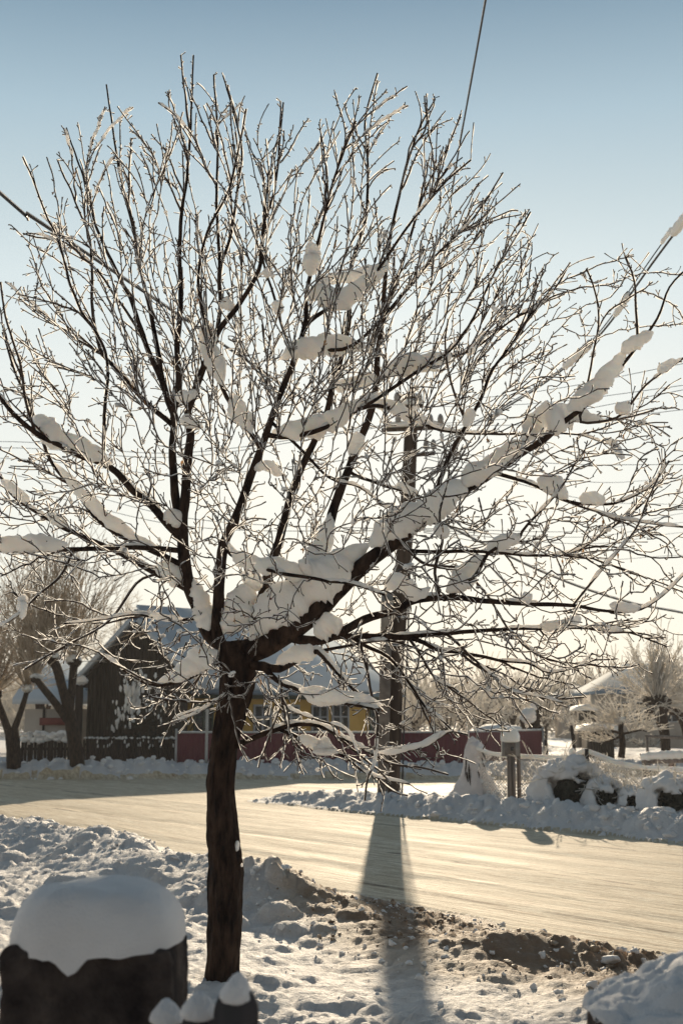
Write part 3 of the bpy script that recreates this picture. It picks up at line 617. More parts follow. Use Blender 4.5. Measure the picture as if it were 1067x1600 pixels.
for T in att:
    x, y = proj(T); low = y > 880
    hi_ = y < 600 and (abs(x - 430) < 420)
    p, r = connect(T, 1.0, 0.30 if hi_ else 0.08, 1.1 if low else (0.22 if hi_ else 0.7), droop=(-0.8 if low and x > 420 else 0.0) + (0 if hi_ else rng.normal(0, 0.3)), ang=0.7 if low else (3.0 if hi_ else 1.6))
    TW.tube(p, r, 4); twigs.append((p, r)); frost(p, r, 1.0)
# short side shoots
for nm, mb, p, r in branches:
    if r[0] < 0.03: twigs.append((p[len(p) // 5:], r[len(p) // 5:]))
nspur = 0
for p, r in list(twigs):
    L = np.sum(np.linalg.norm(np.diff(p, axis=0), axis=1)); cnt = int(L / (0.062 if proj(p.mean(0))[1] > 600 else 0.05) * rng.uniform(0.6, 1.2))
    px_, py_ = proj(p.mean(0)); lower = py_ > 860
    for q in range(cnt):
        u = rng.uniform(0.12, 1.0); k = min(int(u * (len(p) - 1)), len(p) - 2); S = p[k] + (p[k + 1] - p[k]) * rng.random()
        t = p[k + 1] - p[k]; t /= np.linalg.norm(t) + 1e-9
        s = rng.normal(0, 1, 3); s -= t * (s @ t); s /= np.linalg.norm(s) + 1e-9
        d = t * rng.uniform(0.4, 1.1) + s * 0.8 + np.array([0, 0, 0.15 if not lower else -0.25]); d /= np.linalg.norm(d)
        top = py_ < 330
        hi = py_ < 560; ln = rng.uniform(0.012, 0.035) if (top or rng.random() < (0.75 if hi else 0.45)) else rng.uniform(0.05, 0.16)
        n = 3 if ln < 0.05 else 5
        b = rng.normal(0, 0.35, 3); uu = np.linspace(0, 1, n)[:, None]
        sp = S + d * ln * uu + b * ln * uu ** 2 * 0.8 + rng.normal(0, 0.0012 if hi else 0.0022, (n, 3)) * (uu > 0)
        rr = np.linspace(0.0034, 0.0026, n); rr[-1] = 0.0042
        TW.tube(sp, rr, 3); frost(sp, rr, 0.9); nspur += 1
        if ln > 0.09 and rng.random() < 0.6:
            S2 = sp[2]; d2 = d + rng.normal(0, 0.7, 3); d2 /= np.linalg.norm(d2); l2 = rng.uniform(0.02, 0.06)
            s2 = np.array([S2, S2 + d2 * l2 * 0.5 + rng.normal(0, 0.002, 3), S2 + d2 * l2]); TW.tube(s2, [0.0028, 0.0026, 0.004], 3); frost(s2, np.array([0.0018, 0.0016, 0.002]), 0.9)
print('twigs', len(twigs), 'spurs', nspur)
for nm, mb, p, r in branches: mb.build('branch', M['bark'] if r[0] > 0.012 else M['twig'], tree)
o = TW.build('twigs', M['twig'], tree); o['kind'] = 'stuff'
o = FR_.build('frost', M['frost'], tree, smooth=False); o['kind'] = 'stuff'
# dry fruit bracts hanging on the twigs
SB = MB()
for q in range(260):
    p, r = twigs[rng.integers(len(twigs))]; S = p[rng.integers(len(p))]; x, y = proj(S)
    if rng.random() > (0.9 if x > 820 else 0.35): continue
    l = rng.uniform(0.03, 0.07); wd = rng.uniform(0.004, 0.009); a = rng.uniform(0, 3.14); c = np.array([math.cos(a), math.sin(a), 0]) * wd
    e = S + np.array([rng.normal(0, 0.012), rng.normal(0, 0.012), -l])
    SB.tube([S, (S + e) / 2 + c * 0.3, e], 0.0012, 3)
    m1_ = S * 0.55 + e * 0.45
    SB.add([m1_, m1_ + c + (e - S) * 0.2, e + (e - S) * 0.25 + c * 0.4, m1_ - c + (e - S) * 0.2], [np.array([[0, 1, 2, 3]])])
    for z in range(2): lump(SB, e + rng.normal(0, 0.006, 3), 0.0045, I0, 0.1, (1, 1, 1))
o = SB.build('dry_seeds', M['seed'], tree, smooth=False); o['kind'] = 'stuff'
# snow lying on the limbs
SNOW = [
 [(312,903,7),(318,930,13),(325,955,14),(335,985,9)], [(350,988,12),(365,962,22),(385,932,24),(402,925,16)],
 [(388,998,12),(415,965,26),(445,938,32),(480,915,30),(515,888,27),(545,862,22),(575,843,18)],
 [(572,843,18),(600,822,22),(625,803,22),(655,790,19),(690,765,17),(722,742,18)], [(715,750,17),(755,722,15),(790,703,14),(822,680,12)],
 [(815,692,10),(838,667,18),(865,648,21),(895,652,17),(925,655,14),(948,658,6)], [(888,637,12),(915,615,15),(940,592,13),(965,566,10),(978,540,6)],
 [(468,905,12),(482,878,17),(495,855,16),(505,828,10),(512,795,6)], [(356,850,5),(370,872,9),(400,884,12),(440,890,13),(485,902,13)],
 [(395,905,14),(380,905,12),(362,890,6)],
 [(424,675,8),(455,671,15),(490,667,17),(525,652,14),(560,633,8),(590,612,5)], [(354,618,5),(362,645,13),(376,668,13),(386,686,5)],
 [(403,737,5),(425,731,9),(448,746,5)], [(50,648,8),(70,668,14),(100,688,16),(130,702,15),(155,711,12),(172,724,5)],
 [(-25,846,12),(30,846,12),(70,845,12),(106,846,8)], [(85,722,5),(105,743,7),(130,773,8),(160,803,9),(200,833,9),(235,853,8),(262,872,8)],
 [(0,748,6),(25,768,8),(45,786,5)], [(72,799,5),(88,809,10),(103,820,6)], [(243,882,8),(265,892,13),(288,908,11)],
 [(255,802,8),(270,808,13),(281,822,8)], [(300,650,9),(312,662,9),(332,669,3)], [(276,616,8),(295,618,9),(307,606,5)],
 [(438,562,6),(468,546,19),(500,541,17),(540,541,13),(577,544,6)], [(484,376,7),(488,398,13),(483,430,8)], [(478,470,12),(500,458,19),(530,472,14),(560,452,12),(590,425,10),(606,407,6)],
 [(586,416,11),(555,430,9),(520,434,8),(498,446,8)], [(325,497,8),(330,518,12),(333,545,13),(345,575,11),(352,602,7)], [(354,473,9),(372,486,7)],
 [(414,424,8),(424,434,7)], [(430,472,8),(438,494,6)], [(525,606,9),(560,598,10),(592,588,9)], [(594,582,12),(630,571,15),(665,566,12),(702,556,7)],
 [(580,631,7),(610,640,10),(640,653,10),(672,666,6)], [(697,920,9),(715,905,16),(735,885,14),(752,862,9)], [(758,852,8),(785,843,9),(812,830,6)],
 [(838,746,9),(865,755,14),(886,777,9)], [(903,768,7),(925,770,9),(945,778,5)], [(428,1027,6),(455,1015,10),(492,1008,10)], [(492,990,12),(515,978,17),(538,982,9)],
 [(466,1076,6),(490,1086,12),(520,1090,12),(550,1090,7),(580,1098,8),(598,1102,3)], [(505,1202,17),(505,1185,10),(503,1170,3)], [(452,1172,5),(480,1180,8),(500,1190,8)],
 [(342,1018,8),(320,1028,18),(300,1040,17),(278,1056,12),(255,1066,8),(242,1074,3)], [(962,640,8),(988,640,9)], [(952,693,7),(970,703,8),(982,726,4)],
 [(600,918,9),(620,905,13),(650,924,11),(672,914,5)], [(683,822,9),(702,842,7)], [(548,672,8),(545,692,12),(538,712,5)], [(742,640,6),(733,660,7),(728,668,5)],
 [(765,750,6),(752,760,6)], [(865,965,6),(885,962,10),(905,955,6)], [(845,975,6),(870,978,8),(895,975,6)], [(925,976,5),(955,982,6),(975,984,3)], [(955,944,5),(985,948,7),(1005,948,4)],
 [(565,620,7),(580,612,6)], [(205,960,4),(235,962,5),(262,968,5),(285,969,3)], [(620,757,5),(645,767,6),(655,773,4)], [(695,1140,4),(660,1160,4),(620,1170,5),(590,1174,3)],
 [(770,480,5),(785,487,7)], [(815,900,7),(832,905,6)], [(930,820,5),(950,818,5)], [(735,560,4),(765,520,5)], [(15,905,5),(12,922,7),(12,945,4)], [(1015,520,7),(990,535,9),(965,552,8)], [(1050,560,5),(1020,578,6)]]
PXa = np.concatenate([proj(p) for nm, mb, p, r in branches if r[0] > 0.008 or nm != 'tip'], axis=1).T if False else None
big = [(p, np.stack(proj(p), 1)) for nm, mb, p, r in branches if nm != 'tip']
BP = np.concatenate([a for a, b in big]); BX = np.concatenate([b for a, b in big])
for sn in SNOW:
    k = [np.argmin((BX[:, 0] - x) ** 2 + (BX[:, 1] - y - rr * 0.9) ** 2) for x, y, rr in sn]
    Ys = np.array([BP[q, 1] for q in k]); Ys = np.full(len(Ys), np.median(Ys)) * 0.6 + Ys * 0.4
    off_ = np.array([[BX[q, 0] - x, BX[q, 1] - y - rr * .8] for q, (x, y, rr) in zip(k, sn)]); mo_ = np.median(off_, axis=0)
    if np.hypot(*mo_) > 38: continue
    sn = [(x + mo_[0] * .9, y + mo_[1] * .9, rr) for x, y, rr in sn]
    c = smoothpath([P(x, y, Yv - 0.018) for (x, y, rr), Yv in zip(sn, Ys)], 52)
    rad = np.interp(np.linspace(0, 1, 52), np.linspace(0, 1, len(sn)), [rr for _, _, rr in sn]) * TY / F * 1.1
    endf = np.clip(np.sin(np.linspace(0.04, math.pi - 0.04, 52)) * 2.2, 0, 1) ** 0.7; rad = rad * endf
    t = np.gradient(c, axis=0); t /= np.linalg.norm(t, axis=1)[:, None]
    K = 28; th = np.arange(K) * 2 * math.pi / K; vv = np.zeros((52, K, 3)); off = rng.random(3) * 40
    a = np.cross(t, np.array([0, 1.0, 0])); a /= np.linalg.norm(a, axis=1)[:, None] + 1e-9; a[a[:, 2] < 0] *= -1
    for q in range(52):
        for s in range(K):
            cc, ss = math.cos(th[s]), math.sin(th[s])
            dn_ = max(0, -cc) ; e = 1 + (.22 * dn_ + .05) * mnoise.noise(Vector(c[q] * 75 + off) + Vector((cc, ss, 0)) * 3) + .16 * dn_ * mnoise.noise(Vector(c[q] * 40 + off)) + 0.48 * mnoise.noise(Vector(c[q] * 9 + off) + Vector((cc, ss, 0)) * 0.6) + 0.22 * mnoise.noise(Vector(c[q] * 26 + off) + Vector((cc, ss, 0)) * 1.2)
            vv[q, s] = c[q] + rad[q] * e * (cc * a[q] + ss * np.array([0, 1.0, 0]) * 0.8)
    mb = MB(); i = np.arange(51)[:, None] * K; j = np.arange(K)[None, :]; j2 = (j + 1) % K
    mb.add(vv.reshape(-1, 3), [np.stack([i + j, i + j2, i + K + j2, i + K + j], -1).reshape(-1, 4), np.arange(K)[::-1], np.arange(K) + 51 * K])
    mb.build('snow_load', M['snow'], tree)
SM = MB()
for nm, mb_, p, r in branches:
    t_ = np.gradient(p, axis=0); t_ /= np.linalg.norm(t_, axis=1)[:, None] + 1e-9; off = rng.random() * 50; run = []
    for q in range(len(p)):
        g = mnoise.noise(Vector((p[q][0] * 3.2 + off, p[q][1] * 3.2, p[q][2] * 3.2))); ok = abs(t_[q][2]) < 0.8 and g > -0.12 and r[q] > 0.0042 and q > 2
        if ok: run.append(q)
        if (not ok or q == len(p) - 1) and len(run) > 3:
            k = np.array(run); a_ = smoothpath(p[k], len(k) * 2); ra_ = np.interp(np.linspace(0, 1, len(a_)), np.linspace(0, 1, len(k)), r[k])
            hh = (0.35 * ra_ + 0.005 + 0.007 * rng.random(len(a_))) * np.clip(np.sin(np.linspace(0.05, 3.09, len(a_))) * 3, 0.05, 1)
            SM.tube(a_ + np.stack([0 * ra_, 0 * ra_, ra_ * 0.75 + hh * 0.35], 1), hh, 7)
        if not ok: run = []
allp = [(p, r) for p, r in twigs if r[0] > 0.0035]
for q in range(420):
    p, r = allp[rng.integers(len(allp))]; k = rng.integers(0, len(p) - 1); x, y = proj(p[k])
    if y < 260 and rng.random() < 0.8: continue
    rr = rng.uniform(0.006, 0.017); t = p[k + 1] - p[k]; t /= np.linalg.norm(t)
    for z in range(rng.integers(1, 4)): lump(SM, p[k] + t * z * rr * 1.1 + np.array([0, 0, rr * 0.6]), rr * rng.uniform(0.7, 1.1), I1, 0.35, (1.2, 1.0, 0.9))
o = SM.build('small_snow_clumps', M['snow'], tree); o['kind'] = 'stuff'

# ---------------------------------------------------------------- utility pole and its lines
PB = G(607, 1257, 0.05); PY = float(PB[1])
pole = thing('utility_pole', 'tall leaning wooden utility pole across the road with snowy crossarms', 'pole', PB)
pp = smoothpath([P(607, 1275, PY), P(612, 1160, PY), P(618, 1020, PY), P(630, 880, PY), P(638, 760, PY), P(644, 618, PY)], 60)
pw = np.interp(np.linspace(0, 1, 60), [0, 0.5, 1], [31, 26, 20]) * PY / F / 2
mb = MB(); mb.tube(pp, pw, 20); mb.build('wooden_post', M['polewood'], pole)
mb = MB(); mb.prism([P(589, 1275, PY - 0.22), P(606, 1275, PY - 0.22), P(613, 930, PY - 0.22), P(596, 930, PY - 0.22)], (0, 0.22, 0)); mb.build('concrete_stub', M['concrete'], pole)
for yb_ in (1008, 1165, 965):
    c = P(612 + (1165 - yb_) * 0.03, yb_, PY - 0.04); mb = MB(); th = np.linspace(0, 2 * math.pi, 25)
    r_ = 0.28 - 0.0001 * (1165 - yb_)
    mb.tube([c + np.array([math.cos(a) * r_, math.sin(a) * r_ * 0.95, 0]) for a in th], 0.012, 5, cap=False); mb.build('wire_binding', M['alu'], pole)
def crossarm(x0, x1, y, ins, snow=True):
    mb = MB(); a, b = P(x0, y + 2, PY - 0.2), P(x1, y - 2, PY - 0.2); mb.prism([a, b, b + [0, 0, 0.075], a + [0, 0, 0.075]], (0, 0.08, 0)); ca_ = mb.build('crossarm', M['polewood'], pole)
    for xi in ins:
        c = P(xi, y - 8, PY - 0.15); mb = MB()
        mb.tube([c, c + [0, 0, 0.03], c + [0, 0, 0.05], c + [0, 0, 0.10], c + [0, 0, 0.12], c + [0, 0, 0.2], c + [0, 0, 0.24]], [0.02, 0.02, 0.075, 0.06, 0.07, 0.05, 0.02], 12); mb.build('insulator', M['ceramic'], pole)
    if snow:
        mb = MB(); p = smoothpath([a + [0, 0.05, 0.13], (a + b) / 2 + [0, 0.05, 0.15], b + [0, 0.05, 0.13]], 14); mb.tube(p, 0.07 * np.clip(np.sin(np.linspace(0.1, 3.04, 14)) * 2, 0, 1), 8); mb.build('snow_strip', M['snow'], pole)
crossarm(612, 662, 638, (620, 655)); crossarm(596, 692, 672, (603, 622, 672, 688)); crossarm(636, 680, 712, (666, 677), False); crossarm(628, 663, 830, (660,), False)
mb = MB(); c = P(644, 622, PY); mb.tube([c, c + [0, 0, 0.08], c + [0, 0, 0.14]], [0.16, 0.12, 0.03], 12); mb.build('snow_strip', M['snow'], pole)
mb = MB(); mb.prism([P(596, 985, PY - 0.4), P(614, 985, PY - 0.4), P(614, 925, PY - 0.4), P(596, 925, PY - 0.4)], (0, 0.16, 0)); mb.build('junction_box', M['meter'], pole)
mb = MB(); c = P(632, 905, PY - 0.25); mb.tube([c + np.array([math.cos(a) * 0.22, 0.02 * math.sin(a * 3), math.sin(a) * 0.22]) for a in np.linspace(0, 12.4, 50)], 0.016, 6); mb.build('cable_coil', M['wire'], pole)
mb = MB(); mb.tube([P(640, 900, PY - 0.1), P(637, 1000, PY - 0.1), P(632, 1100, PY - 0.1), P(628, 1240, PY - 0.1)], 0.02, 6); mb.build('down_cable', M['wire'], pole)
def line(name, pts, r, mat, label, cat='cable', group=None, frosty=0.0, snow=()):
    mb = MB(); p = smoothpath(pts, 90); mb.tube(p, r, 6); o = thing(name, label, cat, p[0], group)
    mb.build('conductor', mat, o)
    if frosty:
        fm = MB(); n = len(p); fm.tube(p + np.array([0, 0, r]), r * (0.6 + frosty * rng.random(n)), 5); fm.build('rime', M['snow'], o)
    for f0, f1, rr in snow:
        xs_ = proj(p)[0]; q = p[(xs_ > f0) & (xs_ < f1) & (p[:, 1] > 5)]
        if len(q) < 2: continue
        q = smoothpath(q, 24); e = np.clip(np.sin(np.linspace(0.08, 3.06, 24)) * 3, 0, 1) * (0.8 + 0.4 * rng.random(24))
        sm = MB(); sm.tube(q + np.array([0, 0, rr * 0.4]), rr * e, 9, sq=(0.7, 1)); sm.build('snow_sleeve', M['snow'], o)
    return o
at_ = lambda x, y: P(x, y, PY - 0.15)
line('service_cable', [at_(644, 640), [1.35, 18, 7.1], [1.12, 11.9, 7.0], [1.1, 8.5, 7.2], [1.15, 2, 8.0]], 0.008, M['wire'], 'single rimed cable running steeply up past the top edge of the sky', frosty=0.9)
line('service_cable', [at_(650, 712), [2.93, 16, 6.4], [3.5, 11.8, 6.8], [4.6, 4, 8.0]], 0.012, M['wire'], 'dark lower cable of the pair climbing to the right edge, with snow sleeves', frosty=0.2, snow=((1040, 1110, 0.06), (955, 985, 0.05), (875, 925, 0.06)))
line('service_cable', [at_(650, 706), [2.93, 16.05, 6.44], [3.5, 11.85, 6.88], [4.6, 4, 8.12]], 0.008, M['alu'], 'thinner upper cable of the pair climbing to the right edge', snow=((1030, 1062, 0.03),))
line('service_cable', [at_(628, 758), [0.2, 18, 6.0], [-2.62, 10.65, 6.2], [-2.97, 10, 6.3], [-5.5, 3, 7.3]], 0.014, M['wire'], 'thick black cable entering from the left edge above the crown', frosty=0.25)
k_ = 0
RW = [(655, 630, 568), (655, 636, 602), (688, 662, 609), (672, 664, 640), (680, 704, 726)]
words = ['topmost', 'second highest', 'third highest', 'fourth highest', 'lowest']
for (x, y, ye), wd in zip(RW, words):
    a = at_(x, y); b = P(1067, ye, 20.5); c = b + (b - a) * 0.9; c[2] += 0.3; line('power_line', [a, (a + b) / 2 + [0, 0, -0.12], b, c], 0.006, M['alu'], '%s of the five thin overhead wires rising from the pole to the right edge' % wd, 'wire', 'street wires to the right of the pole')
for q, (y, ye) in enumerate([(712, 748), (716, 790), (826, 802), (828, 816), (830, 832), (832, 868)]):
    a = at_(662, y); b = P(1067, ye, 46); c = b + (b - a) * 0.6; line('power_line', [a, (a + b) / 2 + [0, 0, -0.35], b, c], 0.009, M['alu'], '%s of the six faint level wires right of the pole, over the far field' % ['topmost', 'second', 'third', 'fourth', 'fifth', 'lowest'][q], 'wire', 'far wires right of the pole')
b = P(1067, 958, 30); line('power_line', [P(655, 800, PY), P(850, 895, 28), P(970, 938, 29), b, b + [4, 2, -0.5]], 0.022, M['wire'], 'thick sagging snowy cable low in the sky at the right edge', frosty=0.6)
for q, (y, ye) in enumerate([(664, 690), (666, 700), (707, 716), (828, 738), (830, 760)]):
    a = at_(604 if q < 2 else 640, y); b = P(0, ye, 30); c = b + (b - a) * 0.8; line('power_line', [a, (a + b) / 2 + [0, 0, -0.45], b, c], 0.008, M['alu'], '%s of the five thin wires running from the pole to the left edge' % words[q], 'wire', 'street wires to the left of the pole')

# ---------------------------------------------------------------- buildings across the road
def quad(mb, a, b, c, d): mb.add(np.array([a, b, c, d], float), [np.array([[0, 1, 2, 3]])])
def slab(mb, a, b, c, d, t=0.1):
    a, b, c, d = map(lambda v: np.asarray(v, float), (a, b, c, d)); n = np.cross(b - a, d - a); n /= np.linalg.norm(n); mb.prism([a, b, c, d], n * t)
def window(parent, c, wdt, hgt, nrm, dx, frame='white'):
    """c centre on the wall, dx unit vector along the wall, nrm outward"""
    c = np.array(c); dx = np.array(dx); nrm = np.array(nrm); up = np.array([0, 0, 1.0]); mb = MB(); t = 0.07
    def bar(x0, x1, z0, z1, dep=0.06): mb.prism([c + dx * x0 + up * z0, c + dx * x1 + up * z0, c + dx * x1 + up * z1, c + dx * x0 + up * z1], nrm * dep)
    W, H_ = wdt / 2, hgt / 2
    bar(-W, W, -H_, -H_ + t); bar(-W, W, H_ - t, H_); bar(-W, -W + t, -H_ + t, H_ - t); bar(W - t, W, -H_ + t, H_ - t); bar(-t / 2, t / 2, -H_ + t, H_ - t, 0.05)
    bar(-W + t, -t / 2, H_ * 0.3, H_ * 0.3 + t * 0.8, 0.045); bar(t / 2, W - t, H_ * 0.3, H_ * 0.3 + t * 0.8, 0.045)
    o = mb.build('window', M[frame], parent, smooth=False)
    g = MB(); d = nrm * 0.015; g.prism([c + dx * -W + up * -H_ + nrm * 0.003, c + dx * W + up * -H_ + nrm * 0.003, c + dx * W + up * H_ + nrm * 0.003, c + dx * -W + up * H_ + nrm * 0.003], d)
    p = g.build('pane', M['glass'], o, smooth=False); p.location = (0, 0, 0)
    return o
# ochre house
A = P(298, 1140, 43.5); B_ = P(606, 1140, 50.0); A[2] = B_[2] = -0.2
dx = (B_ - A); Lh = np.linalg.norm(dx); dx /= Lh; nm_ = np.array([dx[1], -dx[0], 0]);
if nm_[1] > 0: nm_ = -nm_
back = -nm_
house = thing('ochre_house', 'ochre yellow house with a long blue-grey snowy roof behind the maroon fence', 'house', A)
zw = 2.75; dep = 6.4; zr = 5.7
mb = MB(); mb.prism([A, B_, B_ + back * dep, A + back * dep], (0, 0, zw + 0.2)); mb.build('wall', M['yellow'], house, smooth=False)
e = 0.45; zt = np.array([0, 0, 1.0])
a = A - dx * 0.35 + nm_ * e + zt * (zw + 0.03); b = B_ + dx * e + nm_ * e + zt * (zw + 0.03); a2 = A - dx * 0.35 + back * (dep + e) + zt * (zw + 0.03); b2 = B_ + dx * e + back * (dep + e) + zt * (zw + 0.03)
ra = A - dx * 0.35 + back * dep / 2 + zt * (zr + 0.2); rb = B_ - dx * 1.9 + back * dep / 2 + zt * (zr + 0.2)
mb = MB(); slab(mb, a, b, rb, ra, 0.12); slab(mb, b, b2, rb, rb + 1e-4, 0.12); slab(mb, b2, a2, ra, rb, 0.12); rf = mb.build('roof', M['bluero'], house, smooth=False)
mb = MB(); up_ = zt * 0.18
slab(mb, a + up_, b + up_ - dx * 0.2, rb + up_ - dx * 0.1, ra + up_, 0.1); slab(mb, b + up_, b2 + up_, rb + up_, rb + up_ + 1e-4, 0.09)
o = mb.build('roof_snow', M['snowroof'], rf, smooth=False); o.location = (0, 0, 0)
mb = MB(); mb.prism([A + nm_ * 0.002 + zt * (zw - 0.1), B_ + nm_ * 0.002 + zt * (zw - 0.1), B_ + nm_ * 0.002 + zt * (zw + 0.18), A + nm_ * 0.002 + zt * (zw + 0.18)], nm_ * 0.05); mb.build('eaves_board', M['green'], house, smooth=False)
for u in (0.055, 0.19, 0.33, 0.47, 0.62, 0.73, 0.93):
    c = A + dx * Lh * u + zt * 1.75
    if u == 0.73: window(house, c, 0.9, 1.5, nm_, dx, 'white')
    elif u == 0.93: window(house, c, 0.7, 1.4, nm_, dx, 'green')
    else: window(house, c, 0.85, 1.4, nm_, dx, 'green' if u < 0.15 else 'white')
mb = MB(); c = A + dx * Lh * 0.47 + back * dep * 0.62 + zt * (zr - 0.5); mb.box(c + zt * 0.55, (0.5, 0.5, 1.1)); o = mb.build('chimney', M['stone'], rf, smooth=False); o.location = (0, 0, 0)
# dark barn
YB = 41.0; ap = P(204, 976, YB); e1 = P(133, 1052, YB); e2 = P(279, 1052, YB); gl, gr = P(133, 1210, YB), P(277, 1210, YB)
gl[2] = gr[2] = -0.1; e1 = np.array([gl[0], YB, e1[2]]); e2 = np.array([gr[0], YB, e2[2]]); ap[0] = (gl[0] + gr[0]) / 2
barn = thing('wooden_barn', 'dark steep-gabled plank barn with snow along its roof edge', 'barn', (gl + gr) / 2)
mb = MB(); nb = 22
for q in range(nb):
    x0 = gl[0] + (gr[0] - gl[0]) * q / nb; x1 = gl[0] + (gr[0] - gl[0]) * (q + 1) / nb - 0.012
    zf = lambda x: e1[2] + (ap[2] - e1[2]) * (1 - abs(x - ap[0]) / (ap[0] - gl[0]))
    dpt = rng.uniform(0, 0.03); mb.prism([(x0, YB - dpt, -0.1), (x1, YB - dpt, -0.1), (x1, YB - dpt, zf(x1)), ((x0 + x1) / 2, YB - dpt, max(zf(x0), zf(x1), zf((x0 + x1) / 2))), (x0, YB - dpt, zf(x0))], (0, 0.05 + dpt, 0))
mb.build('gable_boards', M['barn'], barn, smooth=False)
mb = MB(); mb.prism([(gl[0] + .02, YB + 0.06, -0.1), (gr[0] - .02, YB + 0.06, -0.1), (gr[0] - .02, YB + 0.06, e2[2]), (ap[0], YB + 0.06, ap[2] - 0.03), (gl[0] + .02, YB + 0.06, e1[2])], (0, 5.4, 0)); mb.build('wall', M['barn'], barn, smooth=False)
ov = np.array([0, -0.3, 0]); mb = MB(); sn_ = MB()
for sgn, ee in ((-1, e1), (1, e2)):
    lo = ee + np.array([sgn * 0.30, 0, -0.42]); p0, p1, p2, p3 = lo + ov, ap + ov + [0, 0, 0.02], ap + [0, 5.9, 0.02], lo + [0, 5.9, 0]
    if sgn < 0: slab(mb, p1, p0, p3, p2, 0.07)
    else: slab(mb, p0, p1, p2, p3, 0.07) if False else slab(mb, p3, p2, p1, p0, -0.07) if False else mb.prism([p0, p1, p2, p3], np.array([0.06, 0, 0.06]))
    u_ = np.array([sgn * 0.075, 0, 0.085]); sn_.prism([p0 + u_, p1 + u_ , p2 + u_, p3 + u_], np.array([sgn * 0.09, 0, 0.10]))
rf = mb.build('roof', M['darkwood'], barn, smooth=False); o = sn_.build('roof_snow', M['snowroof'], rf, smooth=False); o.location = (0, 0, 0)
mb = MB(); c = np.array([gl[0] - 0.2, YB - 0.35, 0]); mb.box(c + [0, 0, 1.45], (0.22, 0.22, 3.0)); mb.build('corner_post', M['darkwood'], barn, smooth=False)
mb = MB(); lump(mb, c + [0, 0, 3.0], 0.27, I3, 0.3, (1.1, 1, 0.8)); mb.build('post_snow', M['snow'], barn)
# low cream house far left
A = P(38, 1150, 48); B_ = P(136, 1150, 48); A[2] = B_[2] = -0.1
h2_ = thing('cream_house', 'low cream house with a red-brown rail, between the pollard willows', 'house', A)
mb = MB(); mb.prism([A, B_, B_ + [0, 5, 0], A + [0, 5, 0]], (0, 0, 2.2)); mb.build('wall', M['cream'], h2_, smooth=False)
mb = MB(); za = P(0, 1100, 47.6)[2]; zb = P(0, 1040, 50.5)[2]
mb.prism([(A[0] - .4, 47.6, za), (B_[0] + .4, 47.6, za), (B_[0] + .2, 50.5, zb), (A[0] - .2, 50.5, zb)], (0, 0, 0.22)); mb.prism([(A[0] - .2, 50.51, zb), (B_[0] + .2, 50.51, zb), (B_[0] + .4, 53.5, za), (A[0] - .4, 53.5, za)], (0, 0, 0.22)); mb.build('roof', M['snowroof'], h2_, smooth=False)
mb = MB(); p_ = P(62, 1133, 47.9); q_ = P(124, 1133, 47.9); mb.prism([p_, q_, q_ + [0, 0, 0.28], p_ + [0, 0, 0.28]], (0, 0.07, 0)); mb.build('red_rail', M['rust'], h2_, smooth=False)
mb = MB(); mb.box((P(68, 1140, 47.94)[0], 47.95, 1.4), (0.08, 0.06, 1.6)); mb.build('drainpipe', M['darkwood'], h2_, smooth=False)
# far houses on the right
def farhouse(name, label, xl, xr, ye, yr, Y, xrl, step=None):
    A = P(xl, ye, Y); B_ = P(xr, ye, Y); ze = A[2]; zr_ = P(xl, yr, Y + 4)[2]; w_ = B_[0] - A[0]
    o = thing(name, label, 'house', (A[0], Y, 0))
    mb = MB(); mb.prism([(A[0] + .5, Y + .5, -0.1), (B_[0] - .5, Y + .5, -0.1), (B_[0] - .5, Y + 7.5, -0.1), (A[0] + .5, Y + 7.5, -0.1)], (0, 0, ze + 0.1)); mb.build('wall', M['cream'], o, smooth=False)
    r1 = P(xrl, yr, Y + 4)[0]; r2 = B_[0] - (r1 - A[0])
    v = [(A[0], Y, ze), (B_[0], Y, ze), (B_[0], Y + 8, ze), (A[0], Y + 8, ze), (r1, Y + 4, zr_), (r2, Y + 4, zr_)]
    mb = MB(); mb.add(np.array(v), [np.array([[0, 1, 5, 4], [2, 3, 4, 5]]), np.array([[3, 0, 4], [1, 2, 5]])]); mb.add(np.array(v[:4]) - [0, 0, 0.15], [np.array([[0, 3, 2, 1]])])
    for q in range(4):
        a_, b_ = np.array(v[q]), np.array(v[(q + 1) % 4]); mb.add(np.array([a_, b_, b_ - [0, 0, .15], a_ - [0, 0, .15]]), [np.array([[3, 2, 1, 0]])])
    rf = mb.build('roof', M['bluero'], o, smooth=False)
    if step is not None:
        mb = MB(); s0 = P(step, yr - 4, Y + 4)[0]; zt_ = P(step, yr - 4, Y + 4)[2]; mb.prism([(s0, Y + 1.2, ze + (zr_ - ze) * .3), (s0, Y + 4, zt_), (s0, Y + 6.8, ze + (zr_ - ze) * .3)], (r2 - s0, 0, 0)); mb.build('raised_roof', M['bluero'], o, smooth=False)
    for u in (0.2, 0.35, 0.55, 0.75):
        window(o, (A[0] + w_ * u, Y + .5, ze - 1.2), 1.0, 1.2, (0, -1, 0), (1, 0, 0))
    return o
farhouse('blue_roofed_house', 'large far house with a hipped blue-grey roof at the right edge', 928, 1150, 1080, 1037, 72, 974, 1028)
farhouse('blue_roofed_house', 'small distant house with its pale blue roof left of the large one', 880, 934, 1084, 1066, 100, 898)
